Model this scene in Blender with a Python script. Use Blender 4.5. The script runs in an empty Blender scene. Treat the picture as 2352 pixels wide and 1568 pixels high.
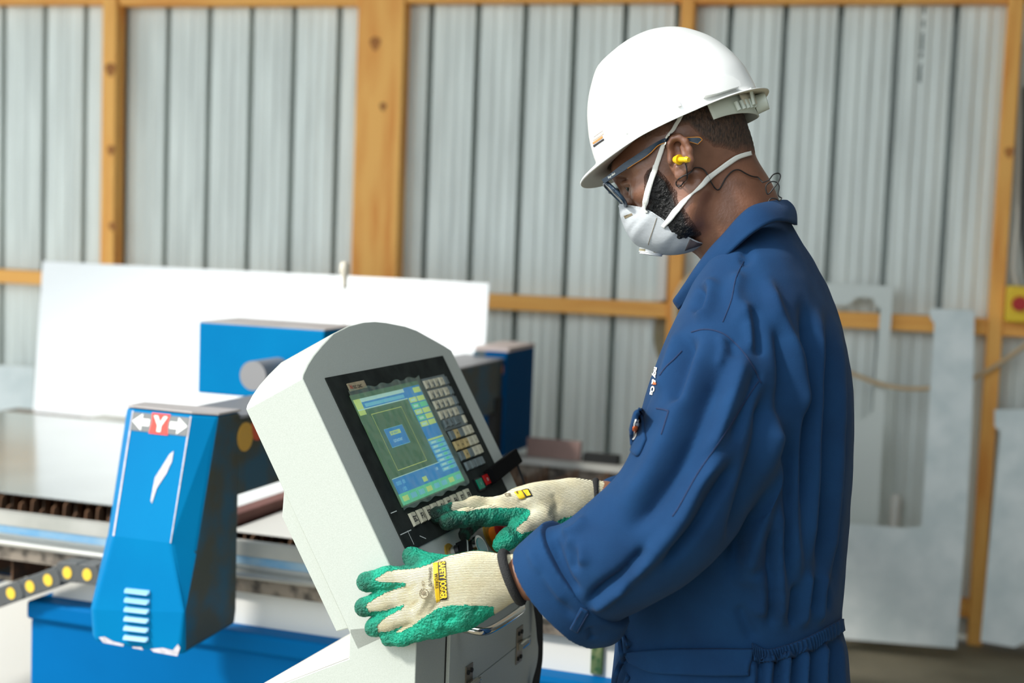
# Workshop scene: operator at a CNC cutting console.  Blender 4.5, self-contained.
import bpy, math, random
import numpy as np
from mathutils import Vector, Matrix
from mathutils.bvhtree import BVHTree

SC = bpy.context.scene
COL = SC.collection
random.seed(7)
rng = np.random.default_rng(7)

# ------------------------------------------------------------------ camera
F = 3267.0; CX = 1176.0; CY = 784.0; HCAM = 1.47
_d = np.array([-1506.0, 40016.0, 3267.0]); _d /= np.linalg.norm(_d)
_up = -_d
_fw = np.array([0, 0, 1.0]) - _up[2] * _up; _fw /= np.linalg.norm(_fw)
_rt = np.cross(_fw, _up)
if _rt[0] < 0: _rt = -_rt
CM = np.array([_rt, _fw, _up])            # world = CM @ (x right, y down, z forward)
CO = np.array([0, 0, HCAM])
cam_d = bpy.data.cameras.new('camera'); cam = bpy.data.objects.new('camera', cam_d); COL.objects.link(cam)
mw = np.eye(4); mw[:3, 0] = CM @ [1, 0, 0]; mw[:3, 1] = CM @ [0, -1, 0]; mw[:3, 2] = CM @ [0, 0, -1]; mw[:3, 3] = CO
cam.matrix_world = Matrix(mw.tolist())
cam_d.sensor_width = 36.0; cam_d.lens = F / 2352 * 36.0; cam_d.clip_start = 0.05
cam_d.dof.use_dof = True; cam_d.dof.focus_distance = 2.03; cam_d.dof.aperture_fstop = 3.1
SC.camera = cam

# ------------------------------------------------------------------ world, sun, exposure
w = bpy.data.worlds.new('World'); SC.world = w; w.use_nodes = True
bg = w.node_tree.nodes['Background']
bg.inputs['Color'].default_value = (0.86, 0.94, 1.0, 1); bg.inputs['Strength'].default_value = 2.1
SUN_TO = Vector((-0.68, -0.34, 0.65)).normalized()       # direction towards the sun
sun_d = bpy.data.lights.new('sun', 'SUN'); sun_d.energy = 4.0; sun_d.angle = math.radians(7); sun_d.color = (1.0, 0.97, 0.92)
sun = bpy.data.objects.new('sun', sun_d); COL.objects.link(sun)
sun.rotation_euler = SUN_TO.to_track_quat('Z', 'Y').to_euler(); sun.location = (-4, -4, 6)
SC.view_settings.view_transform = 'Standard'; SC.view_settings.look = 'None'
SC.view_settings.gamma = 1.0; SC.view_settings.exposure = 0.0; SC.view_settings.use_curve_mapping = False
SC.cycles.use_denoising = True
SC.cycles.max_bounces = 8; SC.cycles.sample_clamp_indirect = 6.0

# ------------------------------------------------------------------ geometry helpers
def nrm(v): v = np.asarray(v, float); return v / np.linalg.norm(v)
def W(px, py, z): return CM @ np.array([(px - CX) / F * z, (py - CY) / F * z, z]) + CO
def ray(px, py): return CM @ np.array([(px - CX) / F, (py - CY) / F, 1.0])
def P(p):
    c = CM.T @ (np.asarray(p, float) - CO); return np.array([CX + F * c[0] / c[2], CY + F * c[1] / c[2], c[2]])
def on(px, py, ax, c):                       # the point of the plane  p.ax = c  seen at that pixel
    r = ray(px, py); return CO + (c - CO @ ax) / (r @ ax) * r
def Pn(v):                                   # project many world points
    c = (np.asarray(v) - CO) @ CM
    return CX + F * c[:, 0] / c[:, 2], CY + F * c[:, 1] / c[:, 2], c[:, 2]

def s2l(c): c /= 255.0; return c / 12.92 if c <= 0.04045 else ((c + 0.055) / 1.055) ** 2.4
def C(r, g, b): return (s2l(r), s2l(g), s2l(b), 1.0)

# ------------------------------------------------------------------ materials
def mat(name, col, rough=0.5, metal=0.0, var=0.0, vscale=8.0, bump=0.0, bscale=60.0, col2=None, stretch=None, spec=0.5, sheen=0.0, emit=0.0, coat=0.0, thr=None, bdist=0.002):
    m = bpy.data.materials.new(name); m.use_nodes = True
    nt = m.node_tree; n = nt.nodes; b = n['Principled BSDF']
    b.inputs['Base Color'].default_value = col; b.inputs['Roughness'].default_value = rough; b.inputs['Metallic'].default_value = metal
    b.inputs['Specular IOR Level'].default_value = spec
    if sheen: b.inputs['Sheen Weight'].default_value = sheen; b.inputs['Sheen Roughness'].default_value = 0.5
    if coat: b.inputs['Coat Weight'].default_value = coat
    if emit: b.inputs['Emission Color'].default_value = col; b.inputs['Emission Strength'].default_value = emit
    if var or bump or col2:
        tc = n.new('ShaderNodeTexCoord'); mp = n.new('ShaderNodeMapping'); nt.links.new(tc.outputs['Object'], mp.inputs['Vector'])
        if stretch: mp.inputs['Scale'].default_value = stretch
    if var or col2:
        t = n.new('ShaderNodeTexNoise'); t.inputs['Scale'].default_value = vscale; t.inputs['Detail'].default_value = 6
        nt.links.new(mp.outputs['Vector'], t.inputs['Vector'])
        r = n.new('ShaderNodeValToRGB'); nt.links.new(t.outputs['Fac'], r.inputs['Fac'])
        c2 = col2 or tuple([max(0, x * (1 - var)) for x in col[:3]] + [1])
        c1 = col if col2 else tuple([min(1, x * (1 + var)) for x in col[:3]] + [1])
        lo, hi = thr or (0.35, 0.65)
        r.color_ramp.elements[0].position = lo; r.color_ramp.elements[0].color = c2
        r.color_ramp.elements[1].position = hi; r.color_ramp.elements[1].color = c1
        nt.links.new(r.outputs['Color'], b.inputs['Base Color'])
    if bump:
        t2 = n.new('ShaderNodeTexNoise'); t2.inputs['Scale'].default_value = bscale; t2.inputs['Detail'].default_value = 4
        nt.links.new(mp.outputs['Vector'], t2.inputs['Vector'])
        bp = n.new('ShaderNodeBump'); bp.inputs['Strength'].default_value = bump; bp.inputs['Distance'].default_value = bdist
        nt.links.new(t2.outputs['Fac'], bp.inputs['Height']); nt.links.new(bp.outputs['Normal'], b.inputs['Normal'])
    return m

# ------------------------------------------------------------------ object helpers
def mesh_data(name, v, f, mats, smooth=False, midx=None):
    me = bpy.data.meshes.new(name)
    v = np.asarray(v, dtype=np.float32)
    if isinstance(f, np.ndarray):
        k = f.shape[1]; me.vertices.add(len(v)); me.vertices.foreach_set('co', v.ravel())
        me.loops.add(f.size); me.loops.foreach_set('vertex_index', f.astype(np.int32).ravel())
        me.polygons.add(len(f)); me.polygons.foreach_set('loop_start', np.arange(0, f.size, k, dtype=np.int32))
        try: me.polygons.foreach_set('loop_total', np.full(len(f), k, dtype=np.int32))
        except Exception: pass
        me.update(calc_edges=True)
    else:
        me.from_pydata([tuple(x) for x in v.tolist()], [], [tuple(int(i) for i in q) for q in f]); me.update()
    for m in (mats if isinstance(mats, (list, tuple)) else [mats]): me.materials.append(m)
    if midx is not None: me.polygons.foreach_set('material_index', np.asarray(midx, dtype=np.int32))
    me.polygons.foreach_set('use_smooth', np.full(len(me.polygons), bool(smooth)))
    return me
def fix_normals(me):
    import bmesh
    bm = bmesh.new(); bm.from_mesh(me); bmesh.ops.recalc_face_normals(bm, faces=bm.faces); bm.to_mesh(me); bm.free()
def obj(name, v, f, mats, parent=None, smooth=False, midx=None, bevel=0.0, fix=True, auto=None):
    me = mesh_data(name, v, f, mats, smooth, midx)
    if fix: fix_normals(me)
    o = bpy.data.objects.new(name, me); COL.objects.link(o)
    if parent is not None: attach(o, parent)
    if bevel:
        b = o.modifiers.new('bevel', 'BEVEL'); b.width = bevel; b.segments = 2; b.limit_method = 'ANGLE'; b.angle_limit = math.radians(40)
    if auto is not None:
        me.polygons.foreach_set('use_smooth', np.full(len(me.polygons), True))
        try: me.set_sharp_from_angle(angle=math.radians(auto))
        except Exception: pass
    return o
_world = {}
def attach(o, parent):
    o.parent = parent                          # everything but a thing's own Empty is modelled in world coordinates
    o.matrix_parent_inverse = _world.get(parent.name, Matrix.Identity(4)).inverted()
def thing(name, label, cat, loc=(0, 0, 0), group=None, kind=None):
    o = bpy.data.objects.new(name, None); COL.objects.link(o); o.location = tuple(float(x) for x in loc)
    o.empty_display_size = 0.05
    _world[o.name] = Matrix.Translation(o.location)
    tag(o, label, cat, group, kind); return o
def tag(o, label=None, cat=None, group=None, kind=None):
    if label: o['label'] = label
    if cat: o['category'] = cat
    if group: o['group'] = group
    if kind: o['kind'] = kind
    return o

def blend_by(m, attr, col, lo=0.0, hi=1.0):   # blends the material's own colour in from another one, by a per-vertex amount
    nt = m.node_tree; n = nt.nodes; b = n['Principled BSDF']; at = n.new('ShaderNodeAttribute'); at.attribute_name = attr
    mr = n.new('ShaderNodeMapRange'); mr.inputs['From Min'].default_value = lo; mr.inputs['From Max'].default_value = hi; nt.links.new(at.outputs['Fac'], mr.inputs['Value'])
    mx = n.new('ShaderNodeMixRGB'); nt.links.new(mr.outputs['Result'], mx.inputs['Fac']); mx.inputs[1].default_value = col
    if b.inputs['Base Color'].links: nt.links.new(b.inputs['Base Color'].links[0].from_socket, mx.inputs[2])
    else: mx.inputs[2].default_value = b.inputs['Base Color'].default_value
    nt.links.new(mx.outputs[0], b.inputs['Base Color'])
def put_attr(o, name, val):
    a = o.data.attributes.new(name, 'FLOAT', 'POINT'); a.data.foreach_set('value', np.asarray(val, dtype=np.float32))

class MB:                                    # collects shapes into one mesh
    def __init__(s): s.v = []; s.f = []; s.m = []; s.k = 0
    def add(s, v, f, m=None):
        o = len(s.v); s.v += [tuple(float(c) for c in p) for p in v]; s.f += [tuple(int(i) + o for i in q) for q in f]
        s.m += [s.k if m is None else m] * len(f); return s
    def hexa(s, p8, m=None):                 # bottom four then top four, both in the same turn
        return s.add(p8, [(3, 2, 1, 0), (4, 5, 6, 7), (0, 1, 5, 4), (1, 2, 6, 5), (2, 3, 7, 6), (3, 0, 4, 7)], m)
    def box(s, fr, a0, a1, b0, b1, c0, c1, m=None):
        o, A, B, D = fr
        q = [o + a * A + b * B + c * D for c in (c0, c1) for a, b in ((a0, b0), (a1, b0), (a1, b1), (a0, b1))]
        return s.hexa(q, m)
    def prism(s, pts, off, m=None):          # polygon (world points) swept by an offset vector
        k = len(pts); q = [np.asarray(p) for p in pts]; t = [p + off for p in q]
        return s.add(q + t, [tuple(range(k))[::-1], tuple(range(k, 2 * k))] + [(i, (i + 1) % k, k + (i + 1) % k, k + i) for i in range(k)], m)
    def cyl(s, p0, p1, r0, r1=None, n=20, m=None, caps=True):
        r1 = r0 if r1 is None else r1; p0 = np.asarray(p0, float); p1 = np.asarray(p1, float); a = nrm(p1 - p0)
        e = nrm(np.cross(a, [0, 0, 1.0] if abs(a[2]) < .9 else [1.0, 0, 0])); g = np.cross(a, e)
        an = np.arange(n) * 2 * np.pi / n
        v = [p0 + r0 * (np.cos(t) * e + np.sin(t) * g) for t in an] + [p1 + r1 * (np.cos(t) * e + np.sin(t) * g) for t in an]
        f = [(i, (i + 1) % n, n + (i + 1) % n, n + i) for i in range(n)]
        if caps: f += [tuple(range(n))[::-1], tuple(range(n, 2 * n))]
        return s.add(v, f, m)
    def tube(s, pts, r, n=10, m=None, closed=False):
        pts = [np.asarray(p, float) for p in pts]; k = len(pts); rr = r if hasattr(r, '__len__') else [r] * k
        t = [nrm(pts[min(i + 1, k - 1)] - pts[max(i - 1, 0)]) for i in range(k)]
        e = nrm(np.cross(t[0], [0, 0, 1.0] if abs(t[0][2]) < .9 else [1.0, 0, 0])); v = []; f = []
        for i in range(k):
            e = nrm(e - (e @ t[i]) * t[i]); g = np.cross(t[i], e)
            v += [pts[i] + rr[i] * (np.cos(a) * e + np.sin(a) * g) for a in np.arange(n) * 2 * np.pi / n]
        for i in range(k - 1): f += [(i * n + j, i * n + (j + 1) % n, (i + 1) * n + (j + 1) % n, (i + 1) * n + j) for j in range(n)]
        f += [tuple(range(n))[::-1], tuple(range((k - 1) * n, k * n))]
        return s.add(v, f, m)
    def obj(s, name, mats, parent=None, **kw):
        return obj(name, s.v, s.f, mats, parent, midx=s.m, **kw)

def spline(pts, n):                          # Catmull-Rom through the points
    p = np.asarray(pts, float); k = len(p)
    q = np.vstack([2 * p[0] - p[1], p, 2 * p[-1] - p[-2]]); out = []
    for t in np.linspace(0, k - 1, n):
        i = min(int(t), k - 2); u = t - i; a, b, c, d = q[i], q[i + 1], q[i + 2], q[i + 3]
        out.append(0.5 * (2 * b + (c - a) * u + (2 * a - 5 * b + 4 * c - d) * u * u + (3 * b - a - 3 * c + d) * u ** 3))
    return np.array(out)

def text_tris(txt, bold=0.0, spacing=1.0):   # flat text as triangles: height of capitals = 1, origin at the lower left
    cu = bpy.data.curves.new('txt', 'FONT'); cu.body = txt; cu.size = 1.0; cu.offset = bold; cu.space_character = spacing; cu.resolution_u = 3
    o = bpy.data.objects.new('txt', cu); COL.objects.link(o)
    dg = bpy.context.evaluated_depsgraph_get(); dg.update(); me = o.evaluated_get(dg).to_mesh()
    v = np.array([tuple(x.co) for x in me.vertices]); f = [tuple(p.vertices) for p in me.polygons]
    o.evaluated_get(dg).to_mesh_clear(); bpy.data.objects.remove(o); bpy.data.curves.remove(cu)
    h = 0.72
    v = v[:, :2] / h; v[:, 0] -= v[:, 0].min()
    return v, f, v[:, 0].max()

Zv = np.array([0, 0, 1.0])
# ================================================================== the shed
M_sheet = mat('galvanised_sheet', C(216, 223, 218), 0.5, 0.2, var=0.10, vscale=3.0, stretch=(6, 6, 0.6), bump=0.05, bscale=20)
M_timber = mat('pine_timber', C(252, 188, 96), 0.6, var=0.0, col2=C(234, 152, 62), vscale=7, stretch=(3, 3, .35), bump=0.2, bscale=80, thr=(0.30, 0.55))
M_railtim = mat('pine_rail', C(250, 184, 92), 0.6, col2=C(232, 152, 64), vscale=6, stretch=(.4, .4, 4), bump=0.2, bscale=80, thr=(0.30, 0.55))
M_knot = mat('timber_knot', C(176, 112, 50), 0.7, var=.2)
M_floor = mat('stained_concrete', C(152, 144, 122), 0.75, col2=C(112, 106, 88), vscale=2.2, bump=0.3, bscale=40)
M_blocker = mat('light_blocker_grey', C(120, 122, 120), 0.7)
PH = math.radians(14.8)
WN = np.array([-math.sin(PH), -math.cos(PH), 0]); WS = np.array([math.cos(PH), -math.sin(PH), 0]); WC = -5.46374
def wp(s, z, off=0.0): return WS * s + WN * (WC + off) + Zv * z            # point of the back wall; off = out from it into the room
def wpx(px, py, off=0.0): q = on(px, py, WN, WC + off); return q @ WS, q[2]
wall = thing('wall_back', None, None, wp(0, 0), kind='structure')
seams = [-4.75, -4.555, -4.36, -4.16, -3.965, -3.77, -3.568, -3.372, -3.178, -2.983, -2.793, -2.603, -2.413, -2.216, -2.02, -1.824, -1.63, -1.437, -1.239,
         -1.04, -.839, -.638, -.434, -.233, -.028, .176, .38, .585, .79, .995, 1.2, 1.405, 1.61]
def sheet_profile(i0, i1, lift):
    pr = []
    for i in range(i0, i1):
        a, b = seams[i], seams[i + 1]; w = b - a
        pr += [(a, -.10), (a + .0105, -.10), (a + .0125, 0)]
        for k in (0.30, 0.52, 0.74): pr += [(a + k * w - .016, 0), (a + k * w - .008, .0026), (a + k * w + .008, .0026), (a + k * w + .016, 0)]
        pr += [(b - .0125, 0), (b - .0105, -.10), (b, -.10)]
    return [(s, d + lift) for s, d in pr]
for j, i0 in enumerate(range(0, len(seams) - 1, 4)):
    pr = sheet_profile(i0, min(i0 + 4, len(seams) - 1), 0.0008 * (j % 2)); k = len(pr)
    v = [wp(s, .015, d) for s, d in pr] + [wp(s, 3.5, d) for s, d in pr] + [wp(s, .015, d - .001) for s, d in pr] + [wp(s, 3.5, d - .001) for s, d in pr]
    f = [(i, i + 1, k + i + 1, k + i) for i in range(k - 1)] + [(2 * k + i + 1, 2 * k + i, 3 * k + i, 3 * k + i + 1) for i in range(k - 1)]
    obj('metal_sheet', v, f, M_sheet, wall)
def timber(name, s0, s1, z0, z1, d0, d1, knots=(), m=M_timber, tilt=0.0):
    mb = MB(); q = []
    for z, t in ((z0, 0), (z1, tilt)):
        q += [wp(s0 + t, z, d0), wp(s1 + t, z, d0), wp(s1 + t, z, d1), wp(s0 + t, z, d1)]
    mb.hexa(q); o = mb.obj(name, m, wall, bevel=.004)
    for (s, z, r) in knots:
        kb = MB(); c = wp(s, z, d1 + .0004); n = 10
        kb.add([c] + [c + WS * r * .8 * math.cos(a) * (1 + .3 * math.sin(3 * a)) + Zv * r * math.sin(a) for a in np.arange(n) * 2 * math.pi / n], [(0, 1 + i, 1 + (i + 1) % n) for i in range(n)])
        kb.obj('knot', M_knot, o)
    return o
def kn(px, py, r): s, z = wpx(px, py, .085); return (s, z, r)
timber('timber_post', -3.235, -3.171, .0, 3.4, .004, .085, [kn(254, 160, .03), kn(255, 345, .022), kn(258, 520, .02)], tilt=-.012)
timber('timber_post', -2.105, -1.91, .0, 3.4, .004, .085, [kn(862, 100, .028), kn(880, 245, .018)])
timber('timber_post', -.817, -.766, .0, 3.4, .004, .085)
timber('timber_post', .347, .398, .0, 3.4, .004, .085, [kn(2318, 350, .02)])
timber('timber_post', -4.4, -4.34, .0, 3.4, .004, .085)
cut = [-4.7, -4.4, -3.235, -2.105, -.817, .347, 1.6]; wdt = [0, .06, .064, .195, .051, .051, 0]
for i in range(6):
    a = cut[i] + wdt[i] + .001; b = cut[i + 1] - .001
    timber('timber_rail', a, b, 1.139, 1.197, .004, .078, m=M_railtim)
    timber('timber_rail', a, b, 2.322 + .008 * (i % 2), 2.385, .004, .078, m=M_railtim)
    timber('timber_rail', a, b, .10, .158, .004, .078, m=M_railtim)
mb = MB(); I3 = (np.zeros(3), np.array([1., 0, 0]), np.array([0, 1., 0]), Zv)
mb.box(I3, -9, 3.6, -5, 8, -.1, 0); tag(mb.obj('floor', M_floor), kind='structure')
mb = MB(); mb.box(I3, -2.45, 3.6, 1.9, 7.2, 3.5, 3.56); mb.box(I3, 1.0, 3.6, -3.6, 1.9, 3.5, 3.56); mb.box(I3, -9.0, -2.45, 3.7, 8.0, 3.5, 3.56); tag(mb.obj('light_shaping_ceiling', M_blocker), kind='structure')  # unseen roof slabs, cut and placed to steer sun and sky light
mb = MB(); mb.box(I3, 2.6, 2.66, -6.0, 4.9, 0, 3.5); tag(mb.obj('wall_right_blocker', M_blocker), kind='structure')  # unseen wall added to keep sky light off right-facing sides
mb = MB(); mb.box(I3, -0.3, 3.6, -3.6, -3.5, 0, 3.5); tag(mb.obj('wall_front_blocker', M_blocker), kind='structure')  # unseen wall added behind the camera to cut fill light
# stencilled print running down one sheet of the wall
M_ink = mat('faded_ink', C(84, 98, 94), 0.7)
mb = MB()
x = 0.0
for t, s0 in (('IBR', 2012), ('0.5', 2055), ('M', 2095), ('ISQ300', 2118), ('CH', 2158)): pass
v, f, wd = text_tris('SS 0 ISM CS', 0.08, 1.1)
s, zt = wpx(2132, -4, .001); s2, zb = wpx(2118, 190, .001); L = zt - zb; h = .026
mb.add([wp(s + (p[1] - .5) * h + (s2 - s) * p[0] / wd, zt - p[0] / wd * L, .0012) for p in v], f)
mb.obj('stencil_print', M_ink, wall, fix=False)
# ================================================================== control console
AZ = 0.34477537; TI = 0.5214639; KW = 0.549; KL = 0.3737; KH = 0.1025
KU = np.array([math.sin(AZ), math.cos(AZ), 0]); KN = np.array([math.cos(AZ), -math.sin(AZ), 0])
KF = Zv * math.cos(TI) - KN * math.sin(TI); KNF = KN * math.cos(TI) + Zv * math.sin(TI)
B0 = W(958, 1430, 1.95)
def kf(s, t, h=0.0): return B0 + s * KU + t * KF + h * KNF
def kst(px, py): q = on(px, py, KNF, B0 @ KNF) - B0; return q @ KU, q @ KF
FR_F = (B0, KU, KF, KNF)                      # frame of the tilted face
FR_C = (B0, KU, KN, Zv)                       # upright frame of the cabinet
M_paint = mat('light_grey_paint', C(194, 199, 190), 0.45, spec=.3, col2=C(182, 188, 178), vscale=700, bump=0.35, bscale=420, bdist=.0006, thr=(.3, .7))
M_bezel = mat('black_film', C(46, 50, 47), 0.6, spec=.05, var=.25, vscale=30, bump=.15, bscale=90)
M_dark = mat('dark_gap', C(24, 25, 24), 0.8)
M_chrome = mat('chrome', C(215, 212, 205), 0.12, 1.0)
M_brass = mat('dull_steel', C(128, 120, 108), 0.4, 0.8, var=.2)
M_key = mat('cream_key', C(212, 206, 178), 0.5, var=.06, vscale=40)
M_keygrey = mat('grey_key', C(108, 122, 122), 0.35, var=.2, vscale=60)
M_keyink = mat('key_ink', C(30, 32, 32), 0.6)
M_white = mat('white_print', C(225, 228, 220), 0.6)
M_black = mat('black_plastic', C(18, 19, 20), 0.4)
M_red = mat('red_plastic', C(190, 30, 28), 0.35)
M_green = mat('green_plastic', C(10, 140, 105), 0.35)
M_yellowring = mat('worn_yellow_ring', C(150, 120, 30), 0.5, var=.3, vscale=80)
M_orange = mat('orange_collar', C(225, 120, 20), 0.4)
M_lens = mat('blue_green_lens', C(110, 185, 185), 0.15, coat=1.0)
M_cream = mat('cream_paint', C(226, 220, 205), 0.5)
con = thing('control_console', 'light grey control console with arched top, tilted screen and keypad, left of the worker', 'control console', (B0[0], B0[1], 0))
# tilted head: arched outline swept backwards
arc = [(.007, .3792), (.033, .3926), (.0604, .4042), (.0979, .4175), (.1507, .434), (.2087, .4429), (.2664, .4463), (.3059, .4453), (.343, .4413), (.4089, .4305), (.4456, .4205), (.4916, .4009), (.5271, .3857)]
out = [(0, 0), (KW, 0), (KW, .3745)] + arc[::-1] + [(0, .3737)]
mb = MB(); mb.prism([kf(s, t, -KH) for s, t in out], KNF * KH); mb.obj('console_head', M_paint, con, bevel=.0018, auto=35)
# rear cover: inset box behind the head
def kside(n_, z_, s=0.0): return B0 + n_ * KN + z_ * Zv + s * KU
mb = MB(); pts = [(-.2194, .1744), (-.235, .1740), (-.2365, .1223), (-.1254, -.0321), (-.106, -.0239)]
mb.prism([kside(a, b, .010) for a, b in [(-.2159, .171), (-.2185, .1223), (-.1275, -.0321), (-.106, -.0239), (-.207, .1545)]], KU * (KW - .02)); mb.obj('rear_cover', M_paint, con, bevel=.0015)
# pedestal: upright cabinet below the head
zf = -(B0[2])
mb = MB(); side = [(0, 0), (0, zf + .0), (-.29, zf + .0), (-.29, -.158), (-.102, -.0643), (-.102, -.0215)]
mb.prism([kside(a, b) for a, b in side], KU * KW); ped = mb.obj('pedestal', M_paint, con, bevel=.0015)
mb = MB(); mb.add([kside(-.104, -.0635, .002), kside(-.289, -.1565, .002), kside(-.289, -.1565, KW - .002), kside(-.104, -.0635, KW - .002)], [(0, 1, 2, 3)])
q = [kside(a, b, s) for s in (.0015, KW - .0015) for a, b in ((-.1025, -.064), (-.2895, -.1575), (-.2895, -.1555), (-.1025, -.062))]
mb = MB(); mb.hexa([q[0], q[1], q[5], q[4], q[3], q[2], q[6], q[7]]); mb.obj('pedestal_top', M_cream, con)
# front of the pedestal: two flap doors, gap, hinges, bar handle
def kfr(s, z, o=0.0): return B0 + s * KU + z * Zv + o * KN
mb = MB(); mb.box((B0, KU, KN, Zv), .1055, .4785, .0003, .0012, zf + .08, -.022); mb.obj('door_gap', M_dark, con)
for z0, z1 in ((-.1405, -.0235), (-.50, -.1418)):
    mb = MB(); mb.box((B0, KU, KN, Zv), .1085, .4765, .0004, .0065, z0, z1); mb.obj('flap_door', M_paint, con, bevel=.001)
for s_ in (.412, .186):
    hb = MB(); hb.box((B0, KU, KN, Zv), s_ - .014, s_ + .014, .0066, .0085, -.171, -.110); hg = hb.obj('hinge', M_brass, con, bevel=.0005)
    for a, b in ((-.007, -.120), (.007, -.120), (-.007, -.162), (.007, -.162)):
        sb = MB(); sb.cyl(kfr(s_ + a, b, .0085), kfr(s_ + a, b, .0105), .0036, n=10); sb.obj('screw', M_dark, hg)
    sb = MB(); sb.cyl(kfr(s_ - .010, -.141, .012), kfr(s_ + .016, -.139, .014), .0065, n=14); sb.cyl(kfr(s_ + .012, -.1405, .012), kfr(s_ + .03, -.139, .014), .003, n=10); sb.obj('hinge_pin', M_chrome, hg)
hp = [kfr(.135, -.040, .002), kfr(.137, -.042, .03), kfr(.150, -.0445, .045), kfr(.20, -.047, .048), kfr(.285, -.0485, .048), kfr(.31, -.048, .044), kfr(.335, -.046, .030), kfr(.36, -.044, .004)]
mb = MB(); mb.tube(spline(hp, 34), .0062, 14); mb.obj('bar_handle', M_chrome, con, smooth=True)
# black front film with screen, keypads and print
mb = MB(); mb.box(FR_F, .0605, .4970, .092, .3675, .0002, .0022); bez = mb.obj('front_film', M_bezel, con, bevel=.0006)
for pts_ in (((.062, .1186), (.1, .1186)), ((.1165, .1055), (.1315, .098)), ((.0635, .152), (.084, .152)), ((.088, .12), (.088, .098))):
    p0, p1 = np.array(pts_[0]), np.array(pts_[1]); n2 = nrm([-(p1 - p0)[1], (p1 - p0)[0]]) * .0007
    mb = MB(); mb.add([kf(*(p0 + n2), .0026), kf(*(p1 + n2), .0026), kf(*(p1 - n2), .0026), kf(*(p0 - n2), .0026)], [(0, 1, 2, 3)])
    mb.obj('torn_film_edge', M_white, bez, fix=False)
# screen
def smat(name, c, e=0.55): return mat(name, c, 0.25, emit=e)
S_olive = smat('screen_olive', C(84, 116, 84), .45); S_blue = smat('screen_blue', C(38, 122, 186), .75); S_cyan = smat('screen_pale_blue', C(112, 180, 205), .7)
S_lime = smat('screen_lime', C(196, 206, 120), .7); S_mint = smat('screen_mint', C(96, 190, 148), .7); S_line = smat('screen_line', C(205, 205, 110), .75); S_pale = smat('screen_pale', C(180, 205, 200), .75)
SMATS = [S_olive, S_blue, S_cyan, S_lime, S_mint, S_line, S_pale]
scr = MB(); scr.box(FR_F, .104, .348, .153, .3335, .0023, .0035, 0)
def rect(s0, s1, t0, t1, k, h=.0037): scr.add([kf(s0, t0, h), kf(s1, t0, h), kf(s1, t1, h), kf(s0, t1, h)], [(0, 1, 2, 3)], k)
rect(.106, .345, .309, .3195, 1); rect(.106, .283, .3195, .3255, 6); rect(.106, .128, .300, .3255, 3, .0038); rect(.135, .275, .311, .3165, 2, .0039)
rect(.283, .346, .176, .3265, 1, .00375); rect(.110, .346, .172, .196, 1, .0038); rect(.108, .346, .155, .1725, 4, .0039)
rect(.106, .283, .3075, .3092, 6, .0040); rect(.1105, .346, .196, .1972, 6, .0040)
for k in range(8):
    s0 = .112 + k * .0292; scr.add([kf(s0, .156, .0041), kf(s0 + .0008, .156, .0041), kf(s0 + .0008, .172, .0041), kf(s0, .172, .0041)], [(0, 1, 2, 3)], 2)
    rect(s0 + .004, s0 + .024, .160, .168, 2 if k % 3 else 3, .0040)
for k, t0 in enumerate((.300, .2895, .279, .2685, .258)):
    rect(.2855, .3135, t0, t0 + .0085, 3 if k % 2 == 0 else 4, .0041); rect(.3165, .344, t0, t0 + .0085, 4 if k == 1 else 3, .0041); rect(.291, .308, t0 + .002, t0 + .006, 6, .0042)
rect(.288, .312, .3155, .3235, 1, .0041); rect(.316, .343, .3145, .3235, 3, .0041)
rect(.285, .345, .2335, .2365, 3, .0041)
for k in range(7):
    t0 = .2265 - k * .0077; rect(.286, .344, t0, t0 + .0058, 2, .0041); rect(.292, .310, t0 + .0015, t0 + .0045, 6, .0042); rect(.318, .332, t0 + .001, t0 + .0048, 4, .0042)
def outline(s0, s1, t0, t1, k, w_=.0009, h=.0042):
    rect(s0, s1, t0, t0 + w_, k, h); rect(s0, s1, t1 - w_, t1, k, h); rect(s0, s0 + w_, t0, t1, k, h); rect(s1 - w_, s1, t0, t1, k, h)
outline(.1405, .2480, .2055, .2985, 5); rect(.156, .222, .2405, .271, 1, .0043); outline(.156, .222, .2405, .271, 2, .0008, .0044)
rect(.170, .207, .2590, .2655, 3, .0045); rect(.205, .221, .176, .184, 3, .0043)
def txt_face(mbx, t_, s0, t0, h_, k, up=.0047, sq=1.0, bold=.02):
    v, f, wd = text_tris(t_, bold); mbx.add([kf(s0 + p[0] * h_ * sq, t0 + p[1] * h_, up) for p in v], f, k); return wd * h_ * sq
txt_face(scr, 'GET READY', .1725, .2603, .0036, 1, .0048, .95); txt_face(scr, 'CUT # START', .170, .2475, .0044, 6, .0048, .85)
txt_face(scr, '0000  00', .116, .185, .0062, 2, .0046); txt_face(scr, '/ 00', .128, .1745, .0062, 2, .0046); txt_face(scr, '1.00', .262, .186, .0048, 6, .0046)
scr.obj('display_screen', SMATS, con, fix=False)
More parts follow.
